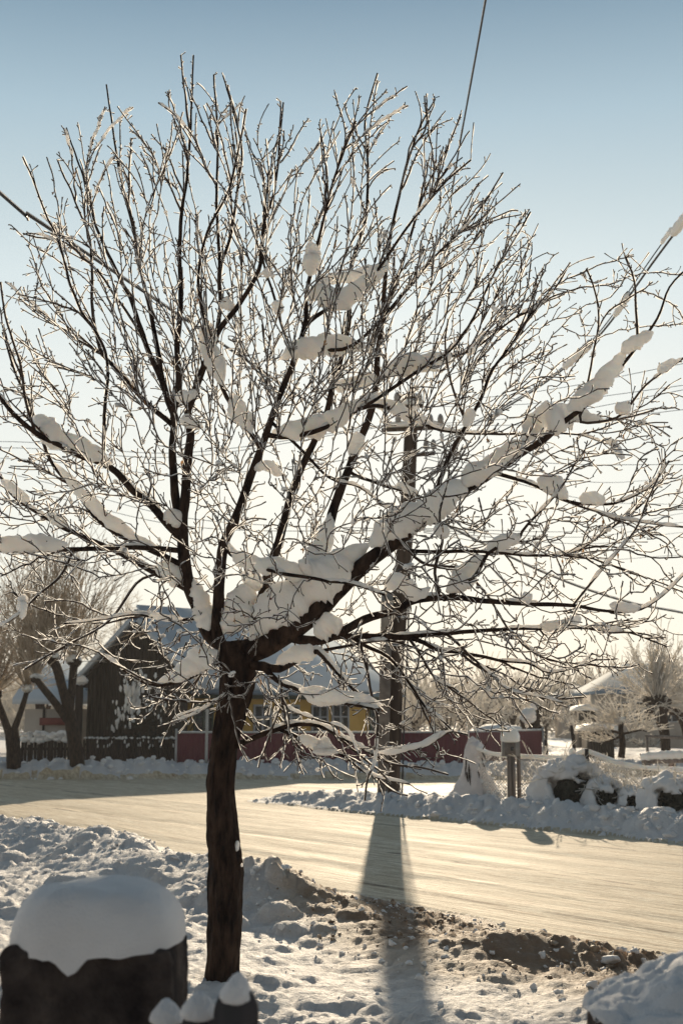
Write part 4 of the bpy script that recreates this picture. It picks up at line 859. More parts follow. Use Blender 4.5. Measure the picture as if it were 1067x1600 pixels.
def shed(name, label, x0, x1, yt, Y, mat, roofsnow=True, ybt=None):
    a = P(x0, yt, Y); b = P(x1, yt, Y); o = thing(name, label, 'shed', (a[0], Y, 0)); mb = MB(); nb = 7
    for q in range(nb): mb.box((a[0] + (b[0] - a[0]) * (q + .5) / nb, Y + rng.uniform(0, .02), a[2] / 2), ((b[0] - a[0]) / nb * 0.97, 0.05, a[2]))
    mb.prism([(a[0] + .03, Y + .05, 0), (b[0] - .03, Y + .05, 0), (b[0] - .03, Y + .05, a[2] - .03), (a[0] + .03, Y + .05, a[2] - .03)], (0, 2, 0)); mb.build('board_wall', mat, o, smooth=False)
    if roofsnow:
        mb = MB(); mb.prism([(a[0] - .2, Y - .2, a[2]), (b[0] + .2, Y - .2, a[2]), (b[0] + .1, Y - .15, a[2] + .22), ((a[0] + b[0]) / 2, Y - .15, a[2] + .3), (a[0] - .1, Y - .15, a[2] + .2)], (0, 2.5, 0)); mb.build('roof_snow', M['snow'], o)
    return o
shed('garden_shed', 'small brown shed under snow before the distant wood', 908, 930, 1110, 62, M['barn'])
shed('board_hutch', 'low dark board hutch beside the bushy little tree', 924, 958, 1143, 44, M['barn'])

# ---------------------------------------------------------------- fences across the road
def sheetfence(label, pts, posts, group=None):
    """pts: [(x, Y)] in world metres, profiled sheet metal"""
    o = thing('sheet_metal_fence', label, 'fence', (pts[0][0], pts[0][1], 0)); (xa, ya), (xb, yb) = pts; L_ = math.hypot(xb - xa, yb - ya); dx = np.array([(xb - xa) / L_, (yb - ya) / L_, 0]); nr_ = np.array([dx[1], -dx[0], 0])
    H0 = 1.3; n = int(L_ / 0.0375); prof = []
    for q in range(n + 1):
        ph = q % 4; d = 0.03 if ph in (0, 1) else 0.0; prof.append(np.array([xa, ya, 0]) + dx * min(q * 0.0375, L_) + nr_ * d)
    prof = np.array(prof); m = len(prof); V_ = np.vstack([prof, prof + [0, 0, H0]]); i = np.arange(m - 1)
    mb = MB(); mb.add(V_, [np.stack([i, i + 1, i + 1 + m, i + m], 1)]); V2 = V_ - nr_ * 0.004; mb.add(V2, [np.stack([i + m, i + 1 + m, i + 1, i], 1)]); mb.build('sheet', M['red'], o, smooth=False)
    mb = MB(); a = np.array([xa, ya, H0]) + nr_ * 0.045; mb.prism([a, a + dx * L_, a + dx * L_ + [0, 0, 0.035], a + [0, 0, 0.035]], -nr_ * 0.07); mb.build('top_rail', M['paint'], o, smooth=False)
    sb = MB(); nn_ = 60; sp = np.array([a + dx * L_ * u + [0, 0, 0.045] - nr_ * 0.035 for u in np.linspace(0.005, 0.995, nn_)]); sb.tube(sp, 0.014 + 0.014 * rng.random(nn_), 6); sb.build('rail_snow', M['snow'], o)
    for u in posts:
        mb = MB(); c = np.array([xa, ya, 0]) + dx * L_ * u + nr_ * 0.07; mb.box(c + [0, 0, 0.72], (0.06, 0.06, 1.44)); mb.build('post', M['paint'], o, smooth=False)
    return o
f1a, f1b = P(276, 1143, 38), P(731, 1143, 39)
sheetfence('long maroon sheet metal fence in front of the ochre house', [(f1a[0], 38), (f1b[0], 39)], (0.0,))
f2b = P(845, 1143, 45.5); sheetfence('shorter maroon fence section behind the meter box', [(f1b[0] + 0.05, 39.4), (f2b[0], 45.5)], (0.08, 1.0))
mb = MB(); c = P(322, 1212, 37.2); pt = P(324, 1112, 37.2); mb.tube([(c[0], c[1], 0), pt, pt + [0, 0, 0.05]], [0.045, 0.045, 0.02], 10); mb.tube([pt + [0, 0, 0.0], pt + [0, 0, 0.08]], [0.07, 0.03], 8)
tag(mb.build('slim_pole', M['paint']), 'slim pale metal pole before the maroon fence, left of the trunk', 'pole')
pf = thing('picket_fence', 'dark rough picket fence with snowy tops before the barn', 'fence', P(130, 1205, 38.7)); x0, x1 = P(131, 1150, 38.7)[0], P(275, 1150, 38.7)[0]
npk = 34
for q in range(npk):
    x = x0 + (x1 - x0) * (q + .5) / npk; mb = MB(); ht = 1.16 + rng.uniform(-0.05, 0.06); tl = rng.uniform(-0.02, 0.02); w2 = 0.036
    mb.prism([(x - w2, 38.7, -0.05), (x + w2, 38.7, -0.05), (x + w2 + tl, 38.7, ht - .05), (x + tl, 38.7, ht), (x - w2 + tl, 38.7, ht - .05)], (0, 0.025, 0)); mb.build('picket', M['darkwood'], pf, smooth=False)
mb = MB()
for z in (0.35, 0.95): mb.box(((x0 + x1) / 2, 38.76, z), (x1 - x0, 0.06, 0.08))
mb.build('rail', M['darkwood'], pf, smooth=False)
mb = MB()
for q in range(60):
    x = rng.uniform(x0, x1); lump(mb, (x, 38.7, 1.15 + rng.uniform(-0.02, 0.02)), rng.uniform(0.02, 0.055), I1, 0.3, (1.2, 0.7, 0.7))
for q in range(26): lump(mb, (rng.uniform(x0, x1), 38.67, rng.uniform(0.85, 1.1)), rng.uniform(0.02, 0.04), I1, 0.3, (0.6, 0.5, 1.8))
mb.build('picket_snow', M['snow'], pf)
bf = thing('board_fence', 'short broken dark board fence between the two pollard willows', 'fence', P(30, 1185, 39)); mb = MB()
for q in range(16):
    xq = 30 + q * 5.2; a = P(xq, 1150 + rng.uniform(-4, 14), 39); mb.box((a[0], 39 + rng.uniform(0, .1), a[2] / 2), (0.09, 0.03, a[2]), 0.1)
mb.box((P(70, 1150, 39.1)[0], 39.12, 0.8), (1.7, 0.05, 0.08)); mb.build('boards', M['darkwood'], bf, smooth=False)
mb = MB()
for q in range(40): a = P(rng.uniform(28, 112), 1148 + rng.uniform(-3, 8), 39); lump(mb, a, rng.uniform(0.05, 0.16), I2, 0.3, (1.3, 1, 0.7))
mb.build('fence_snow', M['snow'], bf)

# ---------------------------------------------------------------- trees and shrubs across the road
def shoot(mb, S, d, L, r, side=5, grav=0.0, k=3, jit=0.03, sl=0.25, rmin=0.006):
    d = np.array(d, float); d /= np.linalg.norm(d); n = 5; u = np.linspace(0, 1, n)[:, None]; b = rng.normal(0, 0.12, 3); b[2] += grav
    p = np.asarray(S) + d * L * u + b * L * u ** 2 + rng.normal(0, jit * 0.15 * L, (n, 3)) * (u > 0); mb.tube(p, np.linspace(r, rmin, n), k, cap=False)
    for q in range(side):
        f = rng.uniform(0.25, 1); kk = min(int(f * (n - 1)), n - 2); s0 = p[kk] + (p[kk + 1] - p[kk]) * rng.random(); dd = d + rng.normal(0, 0.55, 3); dd /= np.linalg.norm(dd); l2 = L * sl * rng.uniform(0.4, 1.2)
        mb.tube([s0, s0 + dd * l2 * .5 + rng.normal(0, .01, 3), s0 + dd * l2 + [0, 0, grav * l2]], [rmin * 1.1, rmin, rmin * 0.8], 3, cap=False)
def pollard(name, label, base, Y, limbs, nsh, Lsh, mat, rmin, wood='bark', side=5, spread=0.75, snowr=0.16, group=None, sl=0.25):
    b = P(base[0], base[1], Y); o = thing(name, label, 'tree', (b[0], Y, 0), group); heads = []
    mb = MB()
    for pts, w0, w1 in limbs:
        p = smoothpath([P(x, y, Y + dy) for x, y, dy in pts], 24); r = np.linspace(w0, w1, 24) * Y / F / 2 * (1 + 0.1 * rng.normal(0, 1, 24).cumsum() / 5)
        mb.tube(p, np.abs(r), 10)
        if pts[-1] != pts[0] and w1 > 0: heads.append((p[-1], abs(r[-1])))
    heads = heads[1:] if len(heads) > 1 else heads
    for h, r in heads: lump(mb, h, r * 1.6, I2, 0.35, (1.1, 1, 0.9))
    mb.build('trunk', M[wood], o); cr = MB(); sn = MB()
    for h, r in heads:
        for q in range(nsh):
            a = rng.uniform(0, 6.283); el = abs(rng.normal(0, spread)); d = np.array([math.cos(a) * math.sin(min(el, 1.7)), math.sin(a) * math.sin(min(el, 1.7)), math.cos(min(el, 1.7))])
            shoot(cr, h + d * r * 0.8, d, Lsh * rng.uniform(0.55, 1.1), rmin * 1.9, side, grav=0.05, rmin=rmin, sl=sl)
        for q in range(5): lump(sn, h + np.array([rng.normal(0, 1), rng.normal(0, 1), 0.9 + 0.3 * rng.random()]) * r * 0.5, snowr * rng.uniform(0.6, 1.1), I2, 0.3)
    cr.build('crown', M[mat], o, smooth=False); sn.build('head_snow', M['snow'], o)
    return o
pollard('pollard_willow', 'forked pollard willow with upright shoots beside the barn', (118, 1200), 36.6,
 [([(122,1212,0),(120,1180,0),(112,1130,0),(108,1112,0)], 23, 17), ([(110,1118,0),(98,1075,0),(90,1045,0),(82,1030,0)], 16, 14), ([(110,1120,0),(112,1085,0.2),(115,1050,0.3),(117,1034,0.4)], 11, 13), ([(106,1125,0),(88,1100,-0.2),(68,1075,-0.4),(56,1060,-0.5)], 13, 10)], 64, 3.3, 'willow', 0.008, side=6, spread=0.5)
pollard('pollard_willow', 'stout two-armed pollard willow at the left edge', (22, 1198), 36.8,
 [([(22,1208,0),(22,1180,0),(20,1150,0),(18,1138,0)], 22, 22), ([(14,1142,0),(6,1120,0),(-2,1100,0),(-6,1085,0)], 13, 10), ([(22,1142,0),(32,1115,0.1),(40,1090,0.2),(43,1078,0.2)], 11, 9)], 60, 2.9, 'willow', 0.008, side=6, spread=0.6)
def bigtree(name, label, x, ybase, Y, hpx, wpx, mat, n1=9, rmin=0.02, group=None, wood='bark', seed=0, dense=1.0):
    b = P(x, ybase, Y); H_ = hpx * Y / F; W_ = wpx * Y / F / 2; o = thing(name, label, 'tree', (b[0], Y, 0), group); tm, cm = MB(), MB()
    base = np.array([b[0], Y, -0.1]); topt = base + [0, 0, H_ * 0.5]; tp_ = smoothpath([base, base + [rng.normal(0, .1), 0, H_ * .22], topt + [rng.normal(0, .2), 0, 0]], 12); tm.tube(tp_, np.linspace(H_ * 0.026, H_ * 0.012, 12), 8)
    for q in range(n1):
        a = q * 2.4 + rng.random(); f = rng.uniform(0.3, 1.0); S = tp_[int(f * 11)]; el = rng.uniform(0.15, 1.25)
        T = base + [math.cos(a) * W_ * math.sin(el) * 1.0, math.sin(a) * W_ * math.sin(el), H_ * (0.42 + 0.5 * math.cos(el))]
        p = smoothpath([S, S * .5 + T * .5 + [0, 0, H_ * .03], T], 10); tm.tube(p, np.linspace(H_ * .011, rmin * .9, 10), 5)
        for z in range(int(11 * dense)):
            S2 = p[rng.integers(3, 10)]; d = (S2 - (base + [0, 0, H_ * .35])); d /= np.linalg.norm(d); d = d + rng.normal(0, .55, 3); d /= np.linalg.norm(d); L2 = H_ * rng.uniform(.1, .22)
            u = np.linspace(0, 1, 4)[:, None]; p2 = S2 + d * L2 * u + rng.normal(0, L2 * .05, (4, 3)) * u; cm.tube(p2, np.linspace(rmin * .9, rmin * .6, 4), 3, cap=False)
            for w_ in range(int(9 * dense)):
                S3 = p2[rng.integers(1, 4)]; d3 = d + rng.normal(0, .7, 3); d3 /= np.linalg.norm(d3); L3 = H_ * rng.uniform(.03, .09); cm.tube([S3, S3 + d3 * L3 * .5 + rng.normal(0, L3 * .08, 3), S3 + d3 * L3], [rmin * .7, rmin * .6, rmin * .4], 3, cap=False)
    tm.build('trunk', M[wood], o); cm.build('crown', M[mat], o, smooth=False); return o
for x, y, Y, h, w_, l in [(60, 1150, 56, 290, 190, 'tall frosted tree rising behind the cream house'), (180, 1150, 60, 250, 170, 'frosted tree rising behind the left slope of the barn roof'), (-20, 1150, 52, 280, 170, 'frosted tree behind the willow at the left edge')]:
    bigtree('frosted_tree', l, x, y, Y, h, w_, 'frosttwig', 12, 0.013, dense=1.0)
# shrub before the barn
sh = thing('snowy_shrub', 'dark tangled shrub loaded with snow before the barn wall', 'shrub', P(225, 1170, 39.6)); mb = MB(); lf = MB(); sn = MB(); base = P(228, 1170, 39.8); base[2] = 0
for q in range(55):
    d = np.array([rng.normal(0, .5), rng.normal(0, .3), 1.0]); shoot(mb, base + [rng.normal(0, .3), 0, 0], d, rng.uniform(1.2, 2.4), 0.016, 6, -0.25, rmin=0.007)
for q in range(1300):
    c = base + [rng.normal(0, .55), rng.normal(0, .25), abs(rng.normal(0.9, .6))]; a = rng.normal(0, 1, 3) * .04; b = rng.normal(0, 1, 3) * .04; lf.add(np.array([c, c + a, c + a + b, c + b]), [np.array([[0, 1, 2, 3]])])
for (x, y, r) in [(205,1085,.22),(212,1100,.2),(206,1118,.14),(186,1120,.12),(183,1135,.11),(190,1108,.1),(222,1052,.12),(216,1060,.1),(240,1080,.1),(232,1100,.12),(250,1110,.09),(200,1070,.1)]:
    for z in range(9): lump(sn, P(x + rng.normal(0, 6), y + rng.normal(0, 8), 39.35), r * rng.uniform(.2, .55), I2, .5, (.7, .7, 1.7))
mb.build('stems', M['twig'], sh); lf.build('leaves', M['leaf'], sh, smooth=False); o = sn.build('shrub_snow', M['snow'], sh); o['kind'] = 'stuff'
# frosted orchard behind the maroon fence
orch = [(648, 1150, 54, 120, 110, 'frosted orchard tree directly right of the utility pole'), (700, 1150, 57, 115, 110, 'frosted orchard tree behind the long maroon fence, second right of the pole'), (752, 1150, 60, 105, 120, 'round frosted orchard tree above the corner of the maroon fences'), (800, 1150, 64, 110, 110, 'frosted orchard tree above the meter box'),
 (618, 1150, 62, 110, 90, 'frosted orchard tree partly behind the utility pole'), (850, 1150, 80, 100, 120, 'pale frosted tree behind the snow-capped stump'), (725, 1150, 75, 112, 130, 'paler frosted tree in the second row of the orchard')]
for x, y, Y, h, w_, l in orch: bigtree('orchard_tree', l, x, y, Y, h, w_, 'frosttwig', 11, 0.022, dense=1.1, group='frosted trees behind the maroon fence')
for q, (x, Y, h, w_, l) in enumerate([(898, 84, 55, 70, 'hazy frosted tree before the small distant house'), (960, 66, 32, 70, 'frosted tree in front of the large blue roof'), (1010, 62, 30, 60, 'low frosted tree below the step of the blue roof')]):
    bigtree('frosted_tree', l, x, 1150, Y, h, w_, 'frosttwig', 9, 0.024)
dw = MB()
for q in range(5200):
    x = rng.uniform(-60, 75); y = rng.uniform(105, 150); h = rng.uniform(3, 8.5) * (0.75 + 0.5 * vn(x * .08, y * .08)); S = np.array([x, y, h * rng.uniform(.1, .6)])
    for z in range(4): d = rng.normal(0, .5, 3) + [0, 0, .8]; d /= np.linalg.norm(d); dw.tube([S, S + d * h * .2, S + d * h * .4 + rng.normal(0, .2, 3)], [.06, .05, .03], 3, cap=False)
tag(dw.build('distant_wood', M['farfrost'], smooth=False), 'pale misty wood closing the far side of the snowfield', 'wood', kind='stuff')
# trees on the right plot
pollard('pollard_willow', 'round-headed pollard willow at the right, before the blue roof', (1037, 1180), 45, [([(1040,1182,0),(1038,1150,0),(1033,1125,0),(1029,1105,0)], 14, 20), ([(1032,1120,0),(1028,1108,0),(1026,1100,0)], 16, 22)], 140, 2.1, 'frosttwig', 0.014, side=7, spread=1.0, snowr=0.14)
pollard('pollard_willow', 'leaning pollard trunk cut off by the right edge', (1072, 1160), 48, [([(1078,1175,0),(1070,1140,0),(1060,1115,0)], 14, 12), ([(1062,1120,0),(1058,1110,0)], 12, 14)], 110, 1.9, 'frosttwig', 0.014, side=6, spread=1.0, snowr=0.1)
lt = thing('little_tree', 'small dark-stemmed tree with arms held level and frosted sprays', 'tree', P(970, 1182, 38)); mb = MB(); cr = MB()
mb.tube(smoothpath([P(970,1184,38),P(972,1160,38),P(969,1140,38),P(971,1128,38)], 12), np.linspace(.11, .075, 12), 8)
for pts in ([(970,1146),(955,1142),(938,1142),(925,1146)], [(970,1147),(985,1144),(1000,1141),(1010,1143)], [(970,1150),(950,1158),(935,1160)]):
    p = smoothpath([P(x, y, 38) for x, y in pts], 10); mb.tube(p, np.linspace(.05, .02, 10), 6)
    for q in range(26): k = rng.integers(2, 10); shoot(cr, p[k], [rng.normal(-.6 if pts[-1][0] < 970 else .3, .5), rng.normal(0, .3), abs(rng.normal(.5, .4))], rng.uniform(.4, .9), .016, 4, rmin=.009)
for q in range(45): shoot(cr, P(971, 1132, 38), [rng.normal(-.5, .6), rng.normal(0, .4), abs(rng.normal(.6, .5))], rng.uniform(.5, 1.5), .016, 5, rmin=.009)
mb.build('trunk', M['bark'], lt); cr.build('crown', M['frosttwig'], lt, smooth=False); mb = MB(); lump(mb, P(971, 1124, 38), .12, I2, .3); mb.build('head_snow', M['snow'], lt)
# stump with snow
st = thing('old_stump', 'dark upright stump with a blob of snow beside the fence end', 'stump', P(836, 1150, 47)); mb = MB()
mb.tube(smoothpath([P(838,1160,47),P(836,1140,47),P(836,1122,47),P(840,1102,47)], 20), np.abs(np.linspace(.26, .16, 20) * (1 + .2 * rng.normal(0, 1, 20))), 10); mb.tube([P(826,1152,46.8), P(818,1138,46.8), P(813,1124,46.8)], [.1, .08, .07], 7)
mb.build('stump_wood', M['bark'], st); mb = MB(); lump(mb, P(825, 1118, 46.7), .27, I3, .3, (1.1, .9, .9)); lump(mb, P(834, 1104, 46.8), .15, I3, .3); mb.build('snow_blob', M['snow'], st)
mo = MB(); lump(mo, P(780, 1146, 50) + [0, 0, -.1], .9, I3, .15, (1.3, 1, .55)); tag(mo.build('snow_mound', M['snow']), 'smooth snow mound showing over the shorter maroon fence', 'snow mound')

# ---------------------------------------------------------------- wire fence on the right
FC = G(738, 1264); fY0 = float(FC[1]); FE = G(1120, 1338); 
fa = P(742, 1262, fY0); fdir = dr.copy()
def fpt(px):            # point of the fence line (parallel to the road) seen in column px
    u = (px - 533.5) / F; k = u / 0.999; t = (fa[0] - k * fa[1]) / (k * fdir[1] - fdir[0]); return np.array([fa[0] + fdir[0] * t, fa[1] + fdir[1] * t])
cf = thing('wire_fence', 'sagging snow-topped chain-link fence around the right-hand plot', 'fence', (fa[0], fa[1], 0))
top_px = [(745,1170),(765,1178),(790,1182),(830,1184),(870,1186),(893,1183),(905,1178),(915,1175),(935,1182),(960,1192),(990,1199),(1030,1203),(1067,1205),(1110,1212)]
tops = []
for x, y in top_px: q = fpt(x); tops.append(P(x, y, q[1]))
tops = smoothpath(tops, 120); mb = MB(); mb.tube(tops, .012, 6); mb.build('top_wire', M['wire'], cf)
mb = MB(); e = .035 + .022 * fbm(np.arange(120) * .17, np.zeros(120), 3); mb.tube(tops + [0, 0, .02], e, 9); mb.build('top_snow', M['snow'], cf)
mb = MB(); L_ = np.concatenate([[0], np.cumsum(np.linalg.norm(np.diff(tops, axis=0), axis=1))]); tot_ = L_[-1]; s_ = .075
def tpos(l): return np.array([np.interp(l, L_, tops[:, q]) for q in range(3)])
gz = 0.1
for q in range(-16, int(tot_ / s_)):
    for sg in (1, -1):
        l0 = q * s_; l1 = l0 + 1.15; pts = []
        for f in np.linspace(0, 1, 8):
            l = l0 + (l1 - l0) * (f if sg > 0 else 1 - f)
            if l < 0 or l > tot_: continue
            t = tpos(l); pts.append([t[0], t[1] + .01 * sg, gz + (t[2] - gz) * f])
        if len(pts) > 2: mb.tube(pts, .0065, 3, cap=False)
o = mb.build('chain_link', M['chain'], cf); 
sn = MB()
for q in range(900):
    l = rng.uniform(0, tot_); t = tpos(l); f = rng.beta(1.1, 2.2); lump(sn, (t[0], t[1], gz + (t[2] - gz) * f), rng.uniform(.012, .045), I0, .3, (1.2, .4, 1))
o = sn.build('clinging_snow', M['snow'], cf); o['kind'] = 'stuff'
for x, yt, yb_, lbl in [(893, 1180, 1272, 0), (916, 1170, 1240, 0), (1075, 1195, 1290, 0)]:
    q = fpt(x); t = P(x, yt, q[1] - .06); mb = MB(); mb.tube([(P(x + 4, yb_, q[1] - .06)[0], q[1] - .06, 0), t], [.045, .036], 8); mb.build('post', M['darkwood'], cf)
    if x != 916: mb = MB(); lump(mb, t + [0, 0, .03], .07, I2, .2, (1, 1, 1.2)); mb.build('post_snow', M['snow'], cf)
# snow draped corner post
gp = thing('snow_draped_post', 'fence corner post buried in a tall cone of snow left of the meter box', 'post', (fa[0], fa[1], 0)); mb = MB(); n = 44; K = 36; vv = np.zeros((n, K, 3)); topz = P(738, 1150, fY0)[2]
for a_ in range(n):
    f = a_ / (n - 1); z = -0.05 + (topz + 0.05) * f
    r = np.interp(f, [0, .12, .28, .45, .65, .85, .96, 1], [.78, .55, .38, .26, .18, .135, .085, .005])
    for b_ in range(K):
        th_ = b_ * 2 * math.pi / K; c, s = math.cos(th_), math.sin(th_); rr = r * (1 + .22 * mnoise.noise(Vector((c * 1.2, s * 1.2, z * 2.2))) + .08 * mnoise.noise(Vector((c * 4, s * 4, z * 9)))); rx = rr * (1.0 + (.75 * (1 - f) ** 1.4 if c > 0 else .1 * (1 - f)))
        vv[a_, b_] = [fa[0] - .03 + c * rx, fa[1] + s * rr * .7, z]
i = np.arange(n - 1)[:, None] * K; j = np.arange(K)[None, :]; j2 = (j + 1) % K; mb.add(vv.reshape(-1, 3), [np.stack([i + j, i + j2, i + K + j2, i + K + j], -1).reshape(-1, 4), np.arange(K) + (n - 1) * K]); mb.build('snow_cone', M['cap'], gp)
mb = MB(); lump(mb, P(742, 1170, fY0) + [0.02, 0, 0.0], .16, I3, .3, (1, .9, .9)); lump(mb, P(756, 1180, fY0), .12, I3, .3, (1.4, .8, .8)); mb.build('snow_hood', M['cap'], gp)
mb = MB()
for (x0, y0, x1, y1, r) in [(728, 1183, 726, 1214, .016), (732, 1194, 735, 1228, .018), (729, 1206, 731, 1222, .02), (751, 1168, 759, 1190, .018), (752, 1184, 758, 1204, .014), (746, 1204, 748, 1216, .010)]:
    ss = P(x0, y0, fY0 - .14); e_ = P(x1, y1, fY0 - .22); mb.tube(smoothpath([ss, (ss + e_) / 2 + rng.normal(0, .015, 3), e_], 8), r * np.array([.3, .8, 1.1, .9, 1.2, .8, .6, .2]), 6)
mb.build('post_wood', M['darkwood'], gp)
# meter box on posts
mx = P(797, 1268, 23.3); bx = thing('meter_box', 'grey meter box on two timber legs under a round snow cap', 'meter box', (mx[0], 23.3, 0))
a = P(785, 1182, 23.3); b = P(811, 1158, 23.3); cx = (a[0] + b[0]) / 2; wb = b[0] - a[0]; hb = b[2] - a[2]
mb = MB(); mb.box((cx, 23.4, (a[2] + b[2]) / 2), (wb, .2, hb)); mb.build('cabinet', M['meter'], bx, smooth=False)
mb = MB(); mb.box((cx - .02, 23.287, (a[2] + b[2]) / 2), (wb * .62, .02, hb * .82)); dpo = mb.build('door', M['concrete'], bx, smooth=False)
mb = MB(); mb.box((cx + .02, 23.272, (a[2] + b[2]) / 2), (.05, .012, .07)); o = mb.build('reading_window', M['glass'], dpo, smooth=False); o.location = (0, 0, 0)
for dxp, wp, yb_ in ((796, .09, 0), (801.5, .07, 0), (811.5, .065, 0)):
    p_ = P(dxp, 1180, 23.3); mb = MB(); mb.box((p_[0], 23.36 + (.12 if dxp > 810 else 0), (p_[2] + (hb if dxp > 810 else 0)) / 2 - .04), (wp, .08, p_[2] + (hb if dxp > 810 else 0) + .08)); mb.build('leg', M['greywood'], bx, smooth=False)
mb = MB(); v = I4[0].copy(); v[:, 2] = np.where(v[:, 2] > 0, np.abs(v[:, 2]) ** .8, v[:, 2] * .12); v = np.sign(v) * np.abs(v) ** .85; v = v * (1 + .06 * np.array([mnoise.noise(Vector(q * 2)) for q in v]))[:, None] * [wb * .56, .17, .25] + [cx, 23.38, b[2] + .01]; mb.add(v, [np.array(I4[1])]); mb.build('snow_cap', M['snow'], bx)
# bushes buried under the drift behind the bank
for x, yt, yb_, w_, l in [(896, 1218, 1284, 74, 'largest dark bush bulging from the drift around the fence post'), (950, 1240, 1280, 40, 'dark snow-roofed hollow bush right of the largest one'), (992, 1246, 1274, 26, 'smallest dark bush nearly buried in the drift'), (1056, 1235, 1288, 60, 'dark bush under snow at the right edge')]:
    q = fpt(x); Y = q[1] - .55; c = P(x, yb_, Y); c[2] = hz(c[0], Y); W_ = w_ * Y / F / 2; H_ = (yb_ - yt) * Y / F; o = thing('buried_bush', l, 'bush', c)
    mb = MB(); lf = MB(); v = I3[0] * (1 + .3 * np.array([mnoise.noise(Vector(z * 2.5) + Vector(c)) for z in I3[0]]))[:, None] * [W_ * .72, .22, H_ * .36] + c + [0, .02, H_ * .16]; mb.add(v, [np.array(I3[1])]); mb.build('dark_core', M['leaf'], o)
    for z in range(260):
        d = rng.normal(0, 1, 3); d /= np.linalg.norm(d); d[1] = -abs(d[1]); s0 = c + [0, .02, H_ * .16] + d * [W_ * .75, .24, H_ * .36]; a_ = rng.normal(0, .03, 3); b_ = rng.normal(0, .03, 3); lf.add(np.array([s0, s0 + a_, s0 + a_ + b_, s0 + b_]), [np.array([[0, 1, 2, 3]])])
    lf.build('leaves', M['leaf'], o, smooth=False)
    mb = MB(); v = I4[0].copy(); nz_ = np.array([mnoise.noise(Vector((z[0] * 2.5, z[1] * 3, z[2] * 2)) + Vector(c)) + .5 * mnoise.noise(Vector((z[0] * 8, z[1] * 8, z[2] * 8)) + Vector(c)) for z in v])
    v = v * (1 + .14 * nz_)[:, None]; cav = sstep(.95, .6, np.abs(v[:, 0]) * 1.55 + .25 * nz_) * sstep(.52, .34, v[:, 2] + .3 * nz_) * (v[:, 1] < 0); v[:, 1] += cav * .75; v[:, 2] = np.maximum(v[:, 2], -.1)
    v = v * [W_ * 1.75, .62, H_ * .95] + c + [0, .30, 0]; mb.add(v, [np.array(I4[1])]); mb.build('snow_roof', M['snow_far'], o); mb = MB()
    for z in range(34): shoot(mb, c + [rng.normal(0, W_ * .7), rng.uniform(-.1, .4), H_ * .5], [rng.normal(0, .6), rng.normal(-.2, .4), rng.normal(.6, .5)], H_ * rng.uniform(.5, .9), .008, 4, rmin=.005)
    mb.build('twigs', M['frosttwig'], o, smooth=False)
# stakes, rails and snow hummocks inside the plot
for x, yt, yb_, Y, tl, l in [(853, 1156, 1190, 29, -1, 'short dark stake right of the maroon fence end'), (895, 1134, 1178, 31, -3, 'taller slightly leaning stake in the far snow'), (1005, 1177, 1200, 28, -4, 'leaning dark prop at the end of the snowy rail')]:
    mb = MB(); a = P(x - tl, yb_, Y); t = P(x + tl, yt, Y); mb.tube([(a[0], Y, min(a[2], 0) if a[2] < .4 else a[2] - .4), a * .5 + t * .5, t], [.05, .045, .04], 7); tag(mb.build('wooden_stake', M['darkwood']), l, 'stake')
rl = thing('timber_rail', 'snow-covered timber rail on short legs at the right edge', 'rail', P(1000, 1190, 27.8)); mb = MB(); a, b = P(1003, 1190, 27.8), P(1090, 1187, 27); mb.tube([a, b], .06, 8); mb.build('log', M['greywood'], rl)
for x in (1012, 1048, 1052): p_ = P(x, 1192, 27.6); mb = MB(); mb.tube([(p_[0] + (-.35 if x == 1048 else 0), 27.5, 0), p_], .05, 7); mb.build('leg', M['greywood'], rl)
mb = MB(); p_ = smoothpath([a + [0, 0, .1], (a + b) / 2 + [0, 0, .12], b + [0, 0, .1]], 30); mb.tube(p_, .10 * (.85 + .3 * rng.random(30)), 9); mb.build('rail_snow', M['snow'], rl)
rl = thing('cross_pole', 'single level pole across the pollard willow trunk, far right', 'rail', P(1010, 1152, 41)); mb = MB(); a, b = P(1008, 1150, 42), P(1090, 1154, 41); mb.tube([a, b], .055, 7); mb.build('pole', M['greywood'], rl)
for x in (1010, 1078): p_ = P(x, 1152, 41.8); mb = MB(); mb.tube([(p_[0], p_[1], 0), p_], .05, 6); mb.build('leg', M['greywood'], rl)
for x, y, Y, r, l, sc in [(908, 1172, 30, .45, 'lumpy snow-covered shrub behind the wire fence', (1.6, 1, .5)), (985, 1190, 28, .3, 'low snow hummock left of the timber rail', (1.5, 1, .5)), (945, 1166, 33, .4, 'long snow-covered shrub heap behind the taller stake', (1.8, 1, .45))]:
    o = thing('snow_covered_shrub', l, 'shrub', P(x, y, Y)); mb = MB(); c = P(x, y, Y)
    c[2] = r * .4
    for z in range(14): lump(mb, c + [rng.normal(0, r * .6), rng.normal(0, r * .3), rng.uniform(-.1, r * .5)], r * rng.uniform(.25, .5), I2, .35, sc)
    mb.build('shrub_snow', M['snow'], o); mb = MB()
    for z in range(40): shoot(mb, c + [rng.normal(0, r * .7), 0, 0], [rng.normal(0, .6), rng.normal(0, .3), 1], r * rng.uniform(.6, 1.4), .01, 3, rmin=.007)
    mb.build('twigs', M['frosttwig'], o)
# weeds poking from the snow inside the plot
wd = MB()
for q in range(1500):
    x = rng.uniform(3.2, 14); y = rng.uniform(25, 42)
    if road_n(x, y) < WID + 3.2: continue
    if vn(x * .5, y * .5, 70) < .45: continue
    S = np.array([x, y, .12]); d = [rng.normal(0, .35), rng.normal(0, .35), 1]; shoot(wd, S, d, rng.uniform(.15, .5), .009, 2, rmin=.006)
tag(wd.build('frosted_weeds', M['frosttwig'], smooth=False), 'frosted dead weeds sticking out of the snow in the right-hand plot', 'weeds', kind='stuff')

